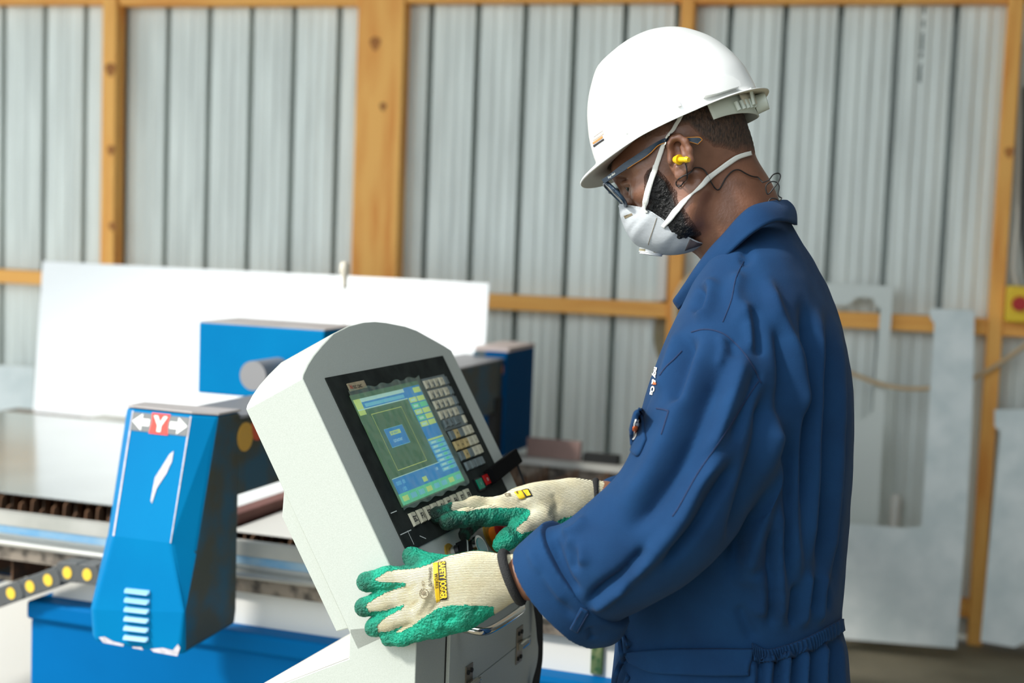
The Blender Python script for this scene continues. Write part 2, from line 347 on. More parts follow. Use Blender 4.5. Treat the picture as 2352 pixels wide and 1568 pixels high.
# wrinkled clear film over the screen
nf_, mf_ = 46, 36; vv = []
g = rng.normal(0, 1, (nf_ + 1, mf_ + 1)); g = (g + np.roll(g, 1, 0) + np.roll(g, 1, 1) + np.roll(g, (1, 1), (0, 1))) / 4
for i in range(nf_ + 1):
    for j in range(mf_ + 1):
        vv.append(kf(.098 + .258 * i / nf_ + .002 * math.sin(j * .9), .148 + .192 * j / mf_ + .002 * math.sin(i * .7), .0068 + .0011 * g[i, j]))
ff = [(i * (mf_ + 1) + j, (i + 1) * (mf_ + 1) + j, (i + 1) * (mf_ + 1) + j + 1, i * (mf_ + 1) + j + 1) for i in range(nf_) for j in range(mf_)]
M_film = bpy.data.materials.new('clear_film'); M_film.use_nodes = True; nt = M_film.node_tree; nt.nodes.clear()
o_ = nt.nodes.new('ShaderNodeOutputMaterial'); mx = nt.nodes.new('ShaderNodeMixShader'); tr = nt.nodes.new('ShaderNodeBsdfTransparent'); gl = nt.nodes.new('ShaderNodeBsdfGlossy'); lw = nt.nodes.new('ShaderNodeFresnel')
tr.inputs['Color'].default_value = (.80, .92, .84, 1); gl.inputs['Roughness'].default_value = .16; gl.inputs['Color'].default_value = (.9, 1, .93, 1); lw.inputs['IOR'].default_value = 1.45
nt.links.new(lw.outputs[0], mx.inputs[0]); nt.links.new(tr.outputs[0], mx.inputs[1]); nt.links.new(gl.outputs[0], mx.inputs[2]); nt.links.new(mx.outputs[0], o_.inputs[0])
vl = nt.nodes.new('ShaderNodeBsdfDiffuse'); vl.inputs['Color'].default_value = (.50, .68, .60, 1); m2 = nt.nodes.new('ShaderNodeMixShader'); m2.inputs[0].default_value = .20
nt.links.new(tr.outputs[0], m2.inputs[1]); nt.links.new(vl.outputs[0], m2.inputs[2]); nt.links.new(m2.outputs[0], mx.inputs[1])
obj('clear_film', vv, ff, M_film, con, smooth=True, fix=False)
# maker's plate
mb = MB(); mb.box(FR_F, .112, .1675, .3395, .3520, .0022, .0042, 0); mb.k = 1; txt_face(mb, 'N', .1155, .342, .0068, 1, .0044); mb.k = 2; txt_face(mb, 'TEC CNC', .1235, .342, .005, 2, .0044)
mb.obj('maker_plate', [mat('worn_plate', C(176, 160, 128), .45, var=.2, vscale=90), M_red, M_keyink], con, fix=False)
# keys
mb = MB(); mb.box(FR_F, .3655, .4625, .2405, .3345, .0022, .0030); mb.obj('keypad_tray', M_keygrey, bez)
def key(s, t, a, b, m, txt=None, h0=.0022, h1=.0062, split=False, ts=.0045):
    k = MB(); e = .0012
    q = [kf(s - a, t - b, h0), kf(s + a, t - b, h0), kf(s + a, t + b, h0), kf(s - a, t + b, h0), kf(s - a + e, t - b + e, h1), kf(s + a - e, t - b + e, h1), kf(s + a - e, t + b - e, h1), kf(s - a + e, t + b - e, h1)]
    k.hexa(q, 0)
    if split: k.add([kf(s + a - e, t - b + e, h1 + .0002), kf(s + a - e, t + b - e, h1 + .0002), kf(s - a * .1, t - b + e, h1 + .0002)], [(0, 1, 2)], 1)
    if txt:
        v, f, wd = text_tris(txt, .03); hh = min(ts, 2 * (a - .003) / wd)
        k.add([kf(s - wd * hh / 2 + p[0] * hh, t - ts / 2 + p[1] * ts, h1 + .0003) for p in v], f, 2)
    return k.obj('key', [m, M_keygrey, M_keyink], con, fix=False)
chars = ['A', 'B', 'C', '7', 'G', 'H', 'I', '4', 'M', 'N', 'O', '1', 'S', 'T', 'U', '0']
for r in range(4):
    for c in range(4):
        key(.3745 + c * .0198 + (.002 if c == 3 else 0), .3232 - r * .0186, .0085, .0078, M_key, chars[r * 4 + c], split=c < 3, ts=.0038)
    key(.4555, .3225 - r * .0186, .0065, .0078, M_keygrey)
for s, wd in ((.3785, .0085), (.3985, .0085), (.4250, .0125)): key(s, .2525, wd, .0075, M_keygrey, {.3785: 'X', .3985: 'L', .4250: '-'}[s], ts=.005)
key(.4560, .2505, .0045, .0075, M_key)
M_keyyellow = mat('stained_key', C(205, 180, 120), .5, var=.15, vscale=90)
for r, t in enumerate((.2308, .2118, .1935)):
    for c, s in enumerate((.379, .3985, .418, .4385, .4590)):
        y = (r, c) in ((0, 1), (1, 0), (1, 1), (1, 2), (2, 1)); g_ = (r, c) in ((0, 0), (0, 2), (2, 0), (2, 2))
        key(s, t, .0085, .0082, M_keyyellow if y else (M_keygrey if g_ else M_key), {(0, 1): '^', (1, 0): '<', (1, 1): 'o', (1, 2): '>', (2, 1): 'v'}.get((r, c), None if g_ else '-'), ts=.006)
for s in (.384, .404, .424, .444): key(s, .1745, .0085, .0075, M_keygrey)
for i, s in enumerate((.1207, .1475, .1738, .2, .2262, .2525, .2787, .306, .333)):
    key(s, .1312, .0088, .0105, M_key, (['ESC'] + ['F%d' % k for k in range(1, 9)])[i], ts=.0088)
for s, t, m, nm in ((.391, .1395, M_green, 'start_button'), (.4238, .1418, M_red, 'stop_button')):
    k = MB(); k.box(FR_F, s - .0135, s + .0135, t - .011, t + .011, .0022, .0062, 1); k.box(FR_F, s - .0108, s + .0108, t - .0085, t + .0085, .0062, .0085, 0)
    v, f, wd = text_tris('I' if m is M_green else 'O', .03); k.add([kf(s - wd * .0025 + p[0] * .005, t - .0025 + p[1] * .005, .0087) for p in v], f, 2)
    k.obj(nm, [m, M_black, M_white], con, fix=False)
# button row under the film
def stud(name, s, t, parts, ring=None):
    k = MB(); ms = []
    for (h0, h1, r0, r1, m, n_) in parts:
        ms.append(m); k.cyl(kf(s, t, h0), kf(s, t, h1), r0, r1, n_, len(ms) - 1)
    return k.obj(name, ms, con, auto=35)
stud('selector_switch', .190, .0600, [(.0, .0025, .0175, .0175, M_yellowring, 28), (.0025, .012, .0105, .0105, M_chrome, 24), (.012, .018, .0095, .0085, M_black, 24)])
sk = MB(); sk.box((kf(.190, .0600, .0), nrm(KU * .7 + KF * .7), nrm(KF * .7 - KU * .7), KNF), -.013, .013, -.0045, .0045, .012, .030, 0); sk.box((kf(.190, .0600, .0), nrm(KU * .7 + KF * .7), nrm(KF * .7 - KU * .7), KNF), -.0125, .0125, -.0012, .0012, .0302, .0305, 1); sk.obj('selector_knob', [M_black, M_white], con)
stud('indicator_button', .2555, .0500, [(.0, .003, .022, .022, M_yellowring, 28), (.003, .016, .0155, .0165, M_black, 28), (.016, .022, .0185, .0185, M_chrome, 32), (.0222, .0236, .0145, .0135, M_lens, 32)])
stud('emergency_button', .3560, .0530, [(.0, .0035, .0275, .0275, M_yellowring, 32), (.0035, .018, .0155, .0165, M_orange, 28), (.018, .026, .021, .0225, M_red, 32), (.026, .033, .0225, .017, M_red, 32)])
# memory stick and lanyard strap
us = thing('memory_stick', 'black memory stick plugged into the console beside the red key', 'memory stick', kf(.45, .143, .003))
mb = MB(); mb.box((kf(.432, .143, .001), nrm(KU + KF * .10), KF, KNF), .0, .150, -.013, .013, .002, .017); mb.obj('stick_body', mat('matt_black', C(16, 16, 17), .7, spec=.05), us, bevel=.002)
mb = MB(); mb.tube(spline([kf(.578, .158, .008), kf(.585, .150, .004), kf(.5855, .13, .002), kf(.5850, .11, .0), kf(.5840, .104, -.002)], 16), .0022, 8); mb.obj('cord', M_black, us, smooth=True)
mb = MB(); mb.cyl(kf(.5840, .106, -.002), kf(.5838, .088, -.003), .0045, .0055, n=12); mb.obj('cord_plug', M_black, us)
M_strap = mat('black_webbing', C(20, 21, 22), .8, bump=.3, bscale=300)
cl = [(.474, -.030, .012, .0185), (.476, -.075, .012, .0175), (.478, -.11, .016, .013), (.4815, -.145, .018, .009), (.487, -.165, .018, .006), (.488, -.19, .017, .008), (.4835, -.225, .013, .0155), (.482, -.27, .012, .017), (.482, -.36, .012, .017)]
cs = spline(cl, 40); v = []; f = []
for i, (s, z, o, hw) in enumerate(cs):
    v += [kfr(s - hw, z, o), kfr(s + hw, z, o + .003), kfr(s + hw, z, o + .0045), kfr(s - hw, z, o + .0015)]
    if i: f += [(4 * i - 4 + j, 4 * i - 4 + (j + 1) % 4, 4 * i + (j + 1) % 4, 4 * i + j) for j in range(4)]
f += [(0, 1, 2, 3), tuple(len(v) - 4 + j for j in range(4))]
tag(obj('webbing_strap', v, f, M_strap), 'black twisted strap hanging down the front of the console pedestal', 'strap')
# ================================================================== cutting machine behind the console
MA = math.radians(19.5); MN = np.array([math.cos(MA), -math.sin(MA), 0]); MU = np.array([math.sin(MA), math.cos(MA), 0])
FM = (np.zeros(3), MN, MU, Zv)
def mp(m, d, z): return m * MN + d * MU + z * Zv
def mpx(px, py, ax, c): q = on(px, py, ax, c); return q @ MN, q @ MU, q[2]
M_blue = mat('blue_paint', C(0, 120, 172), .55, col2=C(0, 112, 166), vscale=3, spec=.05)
M_bluedark = mat('worn_shaded_blue_paint', C(24, 74, 96), .5, col2=C(58, 62, 52), vscale=9, thr=(.42, .58))
M_chip = mat('bare_metal_chip', C(196, 190, 196), .5, var=.15, vscale=90)
M_rail = mat('ground_rail', C(196, 194, 186), .3, .55, var=.12, vscale=4, stretch=(1, 1, 20))
M_greyfl = mat('grey_flange', C(186, 184, 176), .5, col2=C(160, 160, 152), vscale=6)
M_rack = mat('greasy_rack', C(74, 68, 62), .5, .4, col2=C(150, 138, 124), vscale=30, thr=(.45, .65))
M_palewht = mat('off_white_panel', C(226, 224, 216), .5)
M_rust = mat('rusty_slat', C(120, 82, 52), .8, col2=C(74, 56, 40), vscale=25)
M_maroon = mat('maroon_edge', C(120, 78, 70), .7, var=.15)
M_plate = mat('cut_steel_plate', C(206, 208, 204), .16, .85, var=.05, vscale=5, bump=.04, bscale=6)
M_board = mat('white_coated_sheet', C(244, 246, 246), .45)
M_greytop = mat('grey_top', C(176, 170, 168), .5, var=.08)
M_galv = mat('galvanised_offcut', C(238, 245, 243), .5, .0, col2=C(216, 227, 226), vscale=9)
tb = thing('cutting_table', 'long blue based cutting table with rails, rusty slats and grey flange behind the console', 'cutting table', mp(-1.0, 3.4, 0))
TL, TR, TD = -2.06, -0.50, 1.49
mb = MB(); mb.box(FM, TL, TR, 2.62, 2.66 + TD, 0, .545); mb.box(FM, TL, TR, 2.605, 2.66 + TD, .545, .588); mb.obj('base_cabinet', mat('shaded_base_blue_paint', C(0, 98, 158), .55, spec=.05, var=.05, vscale=3), tb, bevel=.008)  # darker copy of the blue paint, the weaker light here put into its colour
mb = MB(); mb.box(FM, TL + .03, TR, 2.66, 2.70, .588, .665); mb.obj('white_side_panel', M_palewht, tb)
mb = MB(); mb.box(FM, TL - .9, TR, 2.64, 2.72, .665, .698); mb.obj('gear_rack', M_rack, tb)
mb = MB(); mb.box(FM, TL - .9, TR, 2.625, 2.70, .698, .711); mb.obj('linear_rail', M_rail, tb, bevel=.004)
mb = MB(); mb.box(FM, TL - .9, TR, 2.66, 2.665, .711, .726); mb.obj('rail_bed', M_palewht, tb)
mb = MB(); mb.box(FM, TL - .9, TR, 2.638, 2.662, .726, .745); mb.obj('blue_edge_strip', mat('pale_blue_strip', C(92, 150, 190), .5, col2=C(150, 176, 190), vscale=12), tb)  # two pale blues mixed at random along the strip
mb = MB(); mb.box(FM, TL - .9, TR, 2.636, 2.662, .745, .774); mb.obj('flange_plate', M_greyfl, tb)
mb = MB(); mb.box(FM, TL - .9, TR, 2.722, 2.73, .588, .60); mb.box(FM, TL - .9, TR, 2.66 + TD - .06, 2.66 + TD, .588, .745); mb.obj('inner_wall', M_rack, tb)
mb = MB(); mb.box(FM, TL - .9, TR, 2.66 + TD - .08, 2.66 + TD, .745, .765); mb.obj('far_flange', M_greyfl, tb)
mb = MB(); mb.box(FM, TL - 1.4, TR - .9, 2.66 + TD + .002, 4.32, .60, .728); mb.obj('rear_ledge', M_rack, tb)
mb = MB(); mb.box(FM, TL - .9, TR, 2.8, 2.66 + TD - .06, .58, .60); mb.obj('tray_floor', M_dark, tb)
for q_ in (TL - .78, TL - .40):
    mb = MB(); mb.box(FM, q_ - .04, q_ + .04, 2.66, 2.74, 0, .665); mb.box(FM, q_ - .04, q_ + .04, 2.66 + TD - .08, 2.66 + TD, 0, .588); mb.box(FM, q_ - .03, q_ + .03, 2.74, 2.66 + TD - .08, .50, .588); mb.obj('support_frame', M_blue, tb)
# toothed slats, each one a part
def slat_mesh():
    n = 30; L = TD - .12; v = []; pts = [(0, -.15)]
    for k in range(n):
        a = L * k / n; w_ = L / n; pts += [(a + .002, -.05), (a + w_ * .18, -.004), (a + w_ * .42, 0), (a + w_ * .62, -.008), (a + w_ * .68, -.05)]
    pts += [(L, -.15)]; k = len(pts)
    vv = [(-.002, p[0], p[1]) for p in pts] + [(.002, p[0], p[1]) for p in pts]
    return vv, [tuple(range(k)), tuple(range(k, 2 * k))[::-1]] + [(i, i + k, (i + 1) % k + k, (i + 1) % k) for i in range(k)]
sv, sf = slat_mesh(); sme = mesh_data('slat', sv, sf, M_rust)
for i, m_ in enumerate(np.arange(TL - .85, TR - .02, .095)):
    o = bpy.data.objects.new('slat', sme); COL.objects.link(o); o.parent = tb
    o.matrix_parent_inverse = Matrix.Translation(tb.location).inverted()
    q = mp(m_, 2.668, .757); o.location = q.tolist(); o.rotation_euler = (0, 0, -MA)
# sheets lying on the slats
def sheet_on_table(name, poly, z, th, m, label, cat):
    mb = MB(); mb.prism([mp(a, b, z) for a, b in poly], Zv * th); return tag(mb.obj(name, m, None, bevel=.0008), label, cat)
sheet_on_table('steel_plate', [(-3.4, 2.876), (-1.705, 2.876), (-1.705, 4.03), (-3.4, 4.03)], .7575, .004, M_plate, 'large shiny steel plate lying flat on the slats left of the gantry', 'steel plate')
sheet_on_table('steel_offcut', [(-1.64, 2.78), (-1.15, 2.78), (-1.15, 3.4), (-1.64, 3.4)], .7575, .004, M_palewht, 'pale steel offcut lying on the slats between gantry carriage and console', 'steel plate')
mb = MB(); q = mp(-1.46, 2.72, .8165); mb.box(FM, -1.702, -1.655, 2.79, 3.95, .7577, .786); tag(mb.obj('maroon_steel_bar', M_maroon, None, bevel=.003), 'maroon painted steel bar lying across the cutting table right of the blue carriage', 'steel bar')
# white coated sheet standing at the back
bd = 4.26; tl, tr, bl = mpx(97, 599, MU, bd + .03), mpx(1124, 650, MU, bd + .03), mpx(76, 952, MU, bd)
mb = MB(); q = [mp(bl[0], bd, .7285), mp(tr[0] - .005, bd, .7285), mp(tr[0], bd + .03, tr[2]), mp(tl[0], bd + .03, tl[2])]
mb.prism(q, MU * .006); tag(mb.obj('white_sheet', M_board, None, bevel=.004), 'big bright white coated sheet standing upright behind the blue gantry', 'sheet metal')
# galvanised sheet leaning behind on the left
mb = MB(); q = [wpx(-60, 935, .25), wpx(78, 945, .25), wpx(80, 842, .16), wpx(-60, 836, .16)]
mb.prism([wp(q[0][0], q[0][1], .25), wp(q[1][0], q[1][1], .25), wp(q[2][0], q[2][1], .16), wp(q[3][0], q[3][1], .16)], WN * -.004)
gs = mb.v; mb = MB()
lo = [np.array(g_) for g_ in gs[:4]]; dn = (lo[0] - lo[3]); k_ = lo[0][2] / -dn[2]
mb.prism([lo[0] + dn * k_, lo[1] + (lo[1] - lo[2]) * (lo[1][2] / (lo[2][2] - lo[1][2])), lo[2], lo[3]], WN * -.004)
tag(mb.obj('galvanised_sheet', M_galv), 'mottled galvanised sheet leaning on the wall left of the white sheet', 'sheet metal')
# ------------------------------------------------------------------ gantry
ga = thing('cutting_gantry', 'bright blue cutting gantry with slanted end carriage bearing a red Y sign', 'gantry', mp(-1.6, 3.3, .78))
MR = -1.4574
def sp(px, py): return on(px, py, MN, MR)                       # on the carriage's right side plane
def fd(px, py, d): return on(px, py, MU, d)
A = [sp(503, 955), sp(452, 1266), sp(427, 1400), sp(427, 1495)]; dA = [q @ MU for q in A]
R = [sp(553, 946), sp(546, 1266), sp(544, 1400), sp(540, 1432)]
Rr = [fd(441, 951, dA[0] - .028), fd(393, 1247, dA[1] - .034), fd(425, 1406, dA[2] - .012), fd(412, 1507, dA[3] - .012)]
Lf = [fd(305, 937, dA[0] - .028), fd(259, 1230, dA[1] - .034), fd(213, 1400, dA[2] - .012), fd(219, 1472, dA[3] - .012)]
LL = [fd(291, 936, dA[0] + .02), fd(247, 1228, dA[1] + .02), fd(208, 1398, dA[2] + .02), fd(212, 1462, dA[3] + .02)]
BL = [mp(q @ MN + .0, R[0] @ MU, q[2]) for q in LL]
rings = [LL, Lf, Rr, A, R, BL]; v = []; f = []
for i in range(4):
    for r_ in rings: v.append(r_[i])
for i in range(3):
    for j in range(6): f.append((i * 6 + j, i * 6 + (j + 1) % 6, (i + 1) * 6 + (j + 1) % 6, (i + 1) * 6 + j))
f += [tuple(range(6)), tuple(range(18, 24))]
car = obj('end_carriage', v, f, [M_blue, M_bluedark], ga, midx=[1 if (k < 18 and k % 6 == 3) else 0 for k in range(20)], bevel=.006)  # right side face takes the darker blue: its shade is put into the colour
# top plate of the carriage
mb = MB(); tp = [q + Zv * .0015 for q in (LL[0], Lf[0], Rr[0], A[0], R[0], BL[0])]; mb.prism(tp, Zv * .004); mb.obj('carriage_top', M_greytop, ga)
# local frame of the slanted front face
def ff_(a, b, o=.0015):                                       # a: 0..1 left to right, b: 0..1 top to bottom of the upper front
    n_ = nrm(np.cross(Rr[0] - Lf[0], Lf[1] - Lf[0])); n_ = n_ if n_ @ MU < 0 else -n_
    return (Lf[0] * (1 - a) + Rr[0] * a) * (1 - b) + (Lf[1] * (1 - a) + Rr[1] * a) * b + n_ * o
M_signblk = mat('sign_grey', C(110, 112, 112), .4); M_signred = mat('sign_red', C(226, 60, 44), .35); M_signwht = mat('sign_white', C(240, 240, 232), .4)
mb = MB(); mb.add([ff_(.02, .03), ff_(.98, .03), ff_(.98, .175), ff_(.02, .175)], [(0, 1, 2, 3)], 0)
mb.add([ff_(x_, y_, .002) for x_, y_ in ((.345, .02), (.66, .02), (.635, .10), (.665, .185), (.34, .185), (.365, .10))], [(0, 1, 2, 3, 4, 5)], 1)
mb.add([ff_(x_, y_, .002) for x_, y_ in ((.035, .10), (.20, .035), (.20, .075), (.33, .075), (.33, .13), (.20, .13), (.20, .17))], [(0, 1, 2, 6), (2, 3, 4, 5)], 2)
mb.add([ff_(x_, y_, .002) for x_, y_ in ((.965, .10), (.80, .035), (.80, .075), (.67, .075), (.67, .13), (.80, .13), (.80, .17))], [(0, 1, 2, 6), (2, 3, 4, 5)], 2)
mb.add([ff_(x_, y_, .0024) for x_, y_ in ((.385, .04), (.455, .04), (.505, .09), (.555, .04), (.62, .04), (.535, .118), (.535, .165), (.47, .165), (.47, .118))], [(0, 1, 2, 8), (2, 3, 4, 5), (2, 5, 6, 7, 8)], 2)
mb.obj('axis_sign', [M_signblk, M_signred, M_signwht], ga, fix=False)
def lf_(a, b, o=.0015):
    n_ = nrm(np.cross(Rr[2] - Lf[2], Lf[3] - Lf[2])); n_ = n_ if n_ @ MU < 0 else -n_
    if b < 1: q = (Lf[1] * (1 - a) + Rr[1] * a) * (1 - b) + (Lf[2] * (1 - a) + Rr[2] * a) * b
    else: q = (Lf[2] * (1 - a) + Rr[2] * a) * (2 - b) + (Lf[3] * (1 - a) + Rr[3] * a) * (b - 1)
    return q + n_ * o
M_louv = mat('pale_louvre', C(120, 178, 214), .3, coat=.4)
for k in range(6):
    px0, py0 = 288 - k * .6, 1351 + k * 21.5; d_ = dA[2] - .018
    def lp(px, py, o=0.0):
        d2 = dA[1] - .034 + (dA[2] - .012 - dA[1] + .034) * min(1, (py - 1235) / 165.0)
        return fd(px, py, d2) - MU * o
    mb = MB(); mb.hexa([lp(px0, py0 + 9, .0), lp(px0 + 58, py0 + 15, .0), lp(px0 + 58, py0 + 3, .0), lp(px0, py0 - 3, .0), lp(px0 + 2, py0 + 8, .010), lp(px0 + 56, py0 + 14, .010), lp(px0 + 56, py0 + 6, .004), lp(px0 + 2, py0, .004)])
    mb.obj('louvre', M_louv, ga, bevel=.002)
def chips(poly, fn, o=.0012):
    mb = MB(); mb.add([fn(x_, y_, o) for x_, y_ in poly], [tuple(range(len(poly)))]); mb.obj('paint_chip', M_chip, ga, fix=False)
chips([(.56, .52), (.62, .46), (.74, .33), (.80, .30), (.80, .38), (.74, .48), (.67, .55), (.62, .60), (.58, .72), (.55, .70)], ff_)
chips([(.05, 1.85), (.12, 1.80), (.22, 1.90), (.35, 1.93), (.34, 2.0), (.10, 2.0)], lf_); chips([(.66, 1.94), (.80, 1.86), (.92, 1.88), (.97, 1.72), (1.0, 1.80), (.98, 2.0), (.70, 2.0)], lf_); chips([(.45, 1.96), (.56, 1.93), (.58, 2.0), (.45, 2.0)], lf_)
chips([(.975, .02), (1.0, .02), (1.0, 1.0), (.985, 1.0)], ff_, .0008); chips([(.0, .02), (.025, .02), (.03, 1.0), (.0, 1.0)], ff_, .0008)
# beam
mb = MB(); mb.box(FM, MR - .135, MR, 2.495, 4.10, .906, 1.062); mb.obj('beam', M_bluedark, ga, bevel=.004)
mb = MB(); mb.box(FM, MR - .15, MR + .004, 2.50, 4.10, 1.0622, 1.068); mb.obj('beam_top', mat('dark_grey_top', C(122, 122, 124), .45), ga)
mb = MB(); q = mpx(575, 1000, MN, MR + .001)
for a, c in (((.0, 0), (0)), ((.05, 0.012), (1))): mb.cyl(mp(MR, q[1] + a[0] - .02, q[2] + a[1]), mp(MR + .002, q[1] + a[0] - .02, q[2] + a[1]), .03 - .004 * c, n=16, m=c)
mb.obj('round_sticker', [mat('yellow_sticker', C(196, 150, 60), .5), mat('orange_sticker', C(200, 80, 50), .5)], ga)
q = mpx(1160, 847, MN, MR + .001); mb = MB(); mb.cyl(mp(MR, q[1], q[2]), mp(MR + .002, q[1], q[2]), .024, n=16); mb.obj('round_sticker', mat('amber_sticker', C(210, 130, 60), .5), ga)
# far carriage
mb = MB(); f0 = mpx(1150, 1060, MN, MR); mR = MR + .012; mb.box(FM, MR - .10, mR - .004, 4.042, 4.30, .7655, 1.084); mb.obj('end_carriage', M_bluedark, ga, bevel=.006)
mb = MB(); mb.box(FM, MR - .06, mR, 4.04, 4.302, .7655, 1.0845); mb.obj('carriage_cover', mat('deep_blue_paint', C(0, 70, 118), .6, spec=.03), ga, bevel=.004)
mb = MB(); mb.box(FM, MR - .10, mR - .002, 4.06, 4.31, 1.085, 1.097); mb.obj('carriage_top', mat('pinkish_grey_top', C(188, 172, 166), .5), ga)
mb = MB(); mb.box(FM, MR - .02, MR + .004, 3.98, 4.07, .78, .95); mb.obj('motor_block', M_dark, ga)
# torch box
t0 = mpx(457, 740, MU, 3.05); b0 = mpx(457, 902, MU, 3.05)
mb = MB(); mb.box(FM, t0[0], MR - .10, 3.05, 3.24, b0[2], t0[2]); mb.obj('torch_cover', M_blue, ga, bevel=.004)
mb = MB(); mb.box(FM, t0[0] + .002, MR - .10, 3.052, 3.24, t0[2], t0[2] + .003); mb.obj('torch_cover_top', M_greytop, ga)
q = mpx(578, 935, MU, 2.98); mb = MB(); mb.cyl(mp(q[0] + .03, 2.93, 1.095), mp(q[0] + .03, 3.05, 1.095), .035, n=20); mb.obj('drive_motor', mat('grey_motor', C(140, 138, 138), .5), ga, auto=35)
q = mpx(789, 745, MU, 3.14)
mb = MB(); a_, b_, c_ = on(790, 745, MU, 3.14), on(792, 662, MU, 3.14), on(791, 600, MU, 3.14)
mb.tube([a_, (a_ + b_) / 2, b_], .0016, 8); st_ = mb.obj('hose_rod', mat('pale_rod', C(226, 226, 222), .4), ga)
mb = MB(); mb.tube([b_, b_ * .8 + c_ * .2, b_ * .6 + c_ * .4, b_ * .35 + c_ * .65, b_ * .1 + c_ * .9, c_], [.004, .0055, .006, .0125, .011, .006], 12); mb.obj('hose_fitting', mat('cream_fitting', C(212, 204, 186), .4), ga, smooth=True)
# ------------------------------------------------------------------ cable chain: every link a part
ch = thing('cable_chain', 'dark grey cable chain with yellow plugs along the table, left of the blue carriage', 'cable chain', mp(-2.2, 2.5, .62))
M_link = mat('grey_nylon_link', C(82, 84, 84), .5, var=.06); M_dot = mat('yellow_plug', C(236, 196, 62), .45)
cen = [(-58, 1392), (-15, 1376.5), (28, 1361), (70, 1346), (113, 1330.6), (155.5, 1314.5), (203, 1318), (247, 1323)]
dC = 2.575
for i, (a, b) in enumerate(cen):
    c = on(a, b, MU, dC); nx_ = on(*cen[min(i + 1, len(cen) - 1)], MU, dC) if i + 1 < len(cen) else c + (c - on(*cen[i - 1], MU, dC))
    t = nrm(nx_ - c); up = nrm(np.cross(MU, t)); up = up if up[2] > 0 else -up; L = np.linalg.norm(nx_ - c)
    mb = MB(); fr = (c, t, MU, up); n = 8
    pr = [(-.45, -.5), (.45, -.5), (.60, -.25), (.60, .25), (.45, .5), (-.45, .5), (-.58, .25), (-.58, -.25)]
    sh = .003 * (i % 2); mb.prism([c + t * L * x_ + up * .044 * y_ + MU * (-.004 + sh) for x_, y_ in pr], MU * (.052 - sh))
    lk = mb.obj('chain_link', M_link, ch, bevel=.002)
    mb = MB(); k = 18; mb.prism([c - MU * (.0055 - sh) + t * .0118 * math.cos(x_) + up * .0135 * math.sin(x_) for x_ in np.arange(k) * 2 * math.pi / k], MU * .004); mb.obj('plug', M_dot, lk)
# ------------------------------------------------------------------ things beyond the right end of the table
q = [mpx(1213, 1003, MU, 4.11), mpx(1336, 1016, MU, 4.11)]
mb = MB(); mb.box(FM, q[0][0], q[1][0], 4.10, 4.115, .7653, q[0][2]); tag(mb.obj('brown_plate', mat('brown_primer', C(138, 112, 104), .7, var=.1), None, bevel=.002), 'dull pink brown plate standing on the far table edge beside the gantry', 'steel plate')
tag(MB().box(FM, q[1][0] + .01, q[1][0] + .12, 4.09, 4.13, .7653, .792).obj('black_bar', M_dark, None, bevel=.002), 'black bar lying on the far table flange beside the brown plate', 'steel bar')
q = mpx(1371, 1530, MU, 2.657); mb = MB(); mb.box(FM, q[0] - .013, q[0] + .013, 2.652, 2.6598, .592, .655); o = mb.obj('green_valve', mat('green_valve_body', C(40, 78, 44), .4, col2=C(120, 130, 90), vscale=60), tb, bevel=.006)
# pale slab added to stand for sunlit floor beyond the left end of the table
tag(MB().box(FM, -4.4, -2.3, 2.9, 4.6, .001, .012).obj('sunlit_floor_slab', M_palewht), 'pale slab added for the sunlit floor beyond the blue table base at lower left', 'steel plate')
# ================================================================== along the wall on the right
def leaning(name, outer, d_bot, z_top_off, label, m=M_galv, holes=None, th=.003, ref=None):
    ys = [p[1] for p in outer]; ytop, ybot = (min(ys), max(ys)) if ref is None else ref
    def pt(px, py):
        k = (py - ytop) / (ybot - ytop); off = z_top_off + (d_bot - z_top_off) * k
        s, z = wpx(px, py, off); return wp(s, z, off)
    mb = MB(); 
    for poly in (holes or [outer]): mb.prism([pt(*p) for p in poly], WN * th)
    return tag(mb.obj(name, m), label, 'sheet metal')
leaning('cut_frame_sheet', [(1880, 650), (2052, 657), (2010, 1470)], .20, .10, 'pale cut out steel frame leaning on the wall just right of the worker', mat('pale_zinc', C(212, 218, 212), .5, .2), holes=[
    [(1860, 648), (2052, 657), (2049, 710), (2022, 708), (2010, 700), (2003, 684), (1968, 683), (1950, 700), (1860, 700)], [(2022, 708), (2049, 710), (2031, 955), (2004, 945)], [(1860, 975), (1966, 969), (1990, 958), (2004, 945), (2031, 955), (2016, 1215), (1860, 1215)], [(1860, 1215), (2016, 1215), (2008, 1468), (1860, 1460)]], ref=(648, 1470))
leaning('notched_sheet', [(0, 0)], .36, .14, 'tall grey galvanised sheet with a notched corner leaning on the wall', holes=[
    [(2135, 708), (2238, 712), (2238, 745), (2146, 742), (2137, 732)], [(2146, 742), (2238, 745), (2233, 960), (2219, 1210), (2116, 1208)], [(2116, 1208), (2219, 1210), (2197, 1488), (1880, 1462), (1884, 1196), (2000, 1206), (2080, 1212)]], ref=(708, 1490))
leaning('notched_sheet', [(0, 0)], .32, .12, 'grey galvanised sheet beside the right post under the yellow stop box', holes=[
    [(2284, 940), (2420, 938), (2420, 990), (2297, 992), (2284, 978)], [(2297, 992), (2420, 990), (2420, 1440), (2330, 1486), (2252, 1472)]], ref=(938, 1486))
s, z = wpx(2055, 1200, .07); mb = MB(); zt = wpx(2055, 1135, .07)[1]; mb.cyl(wp(s, 0, .07), wp(s, zt - .012, .07), .02, n=18); mb.cyl(wp(s, zt - .012, .07), wp(s, zt, .07), .02, .012, n=18)
tag(mb.obj('white_pipe', M_palewht, None, auto=40), 'short white pipe standing against the wall behind the notched sheet', 'pipe')
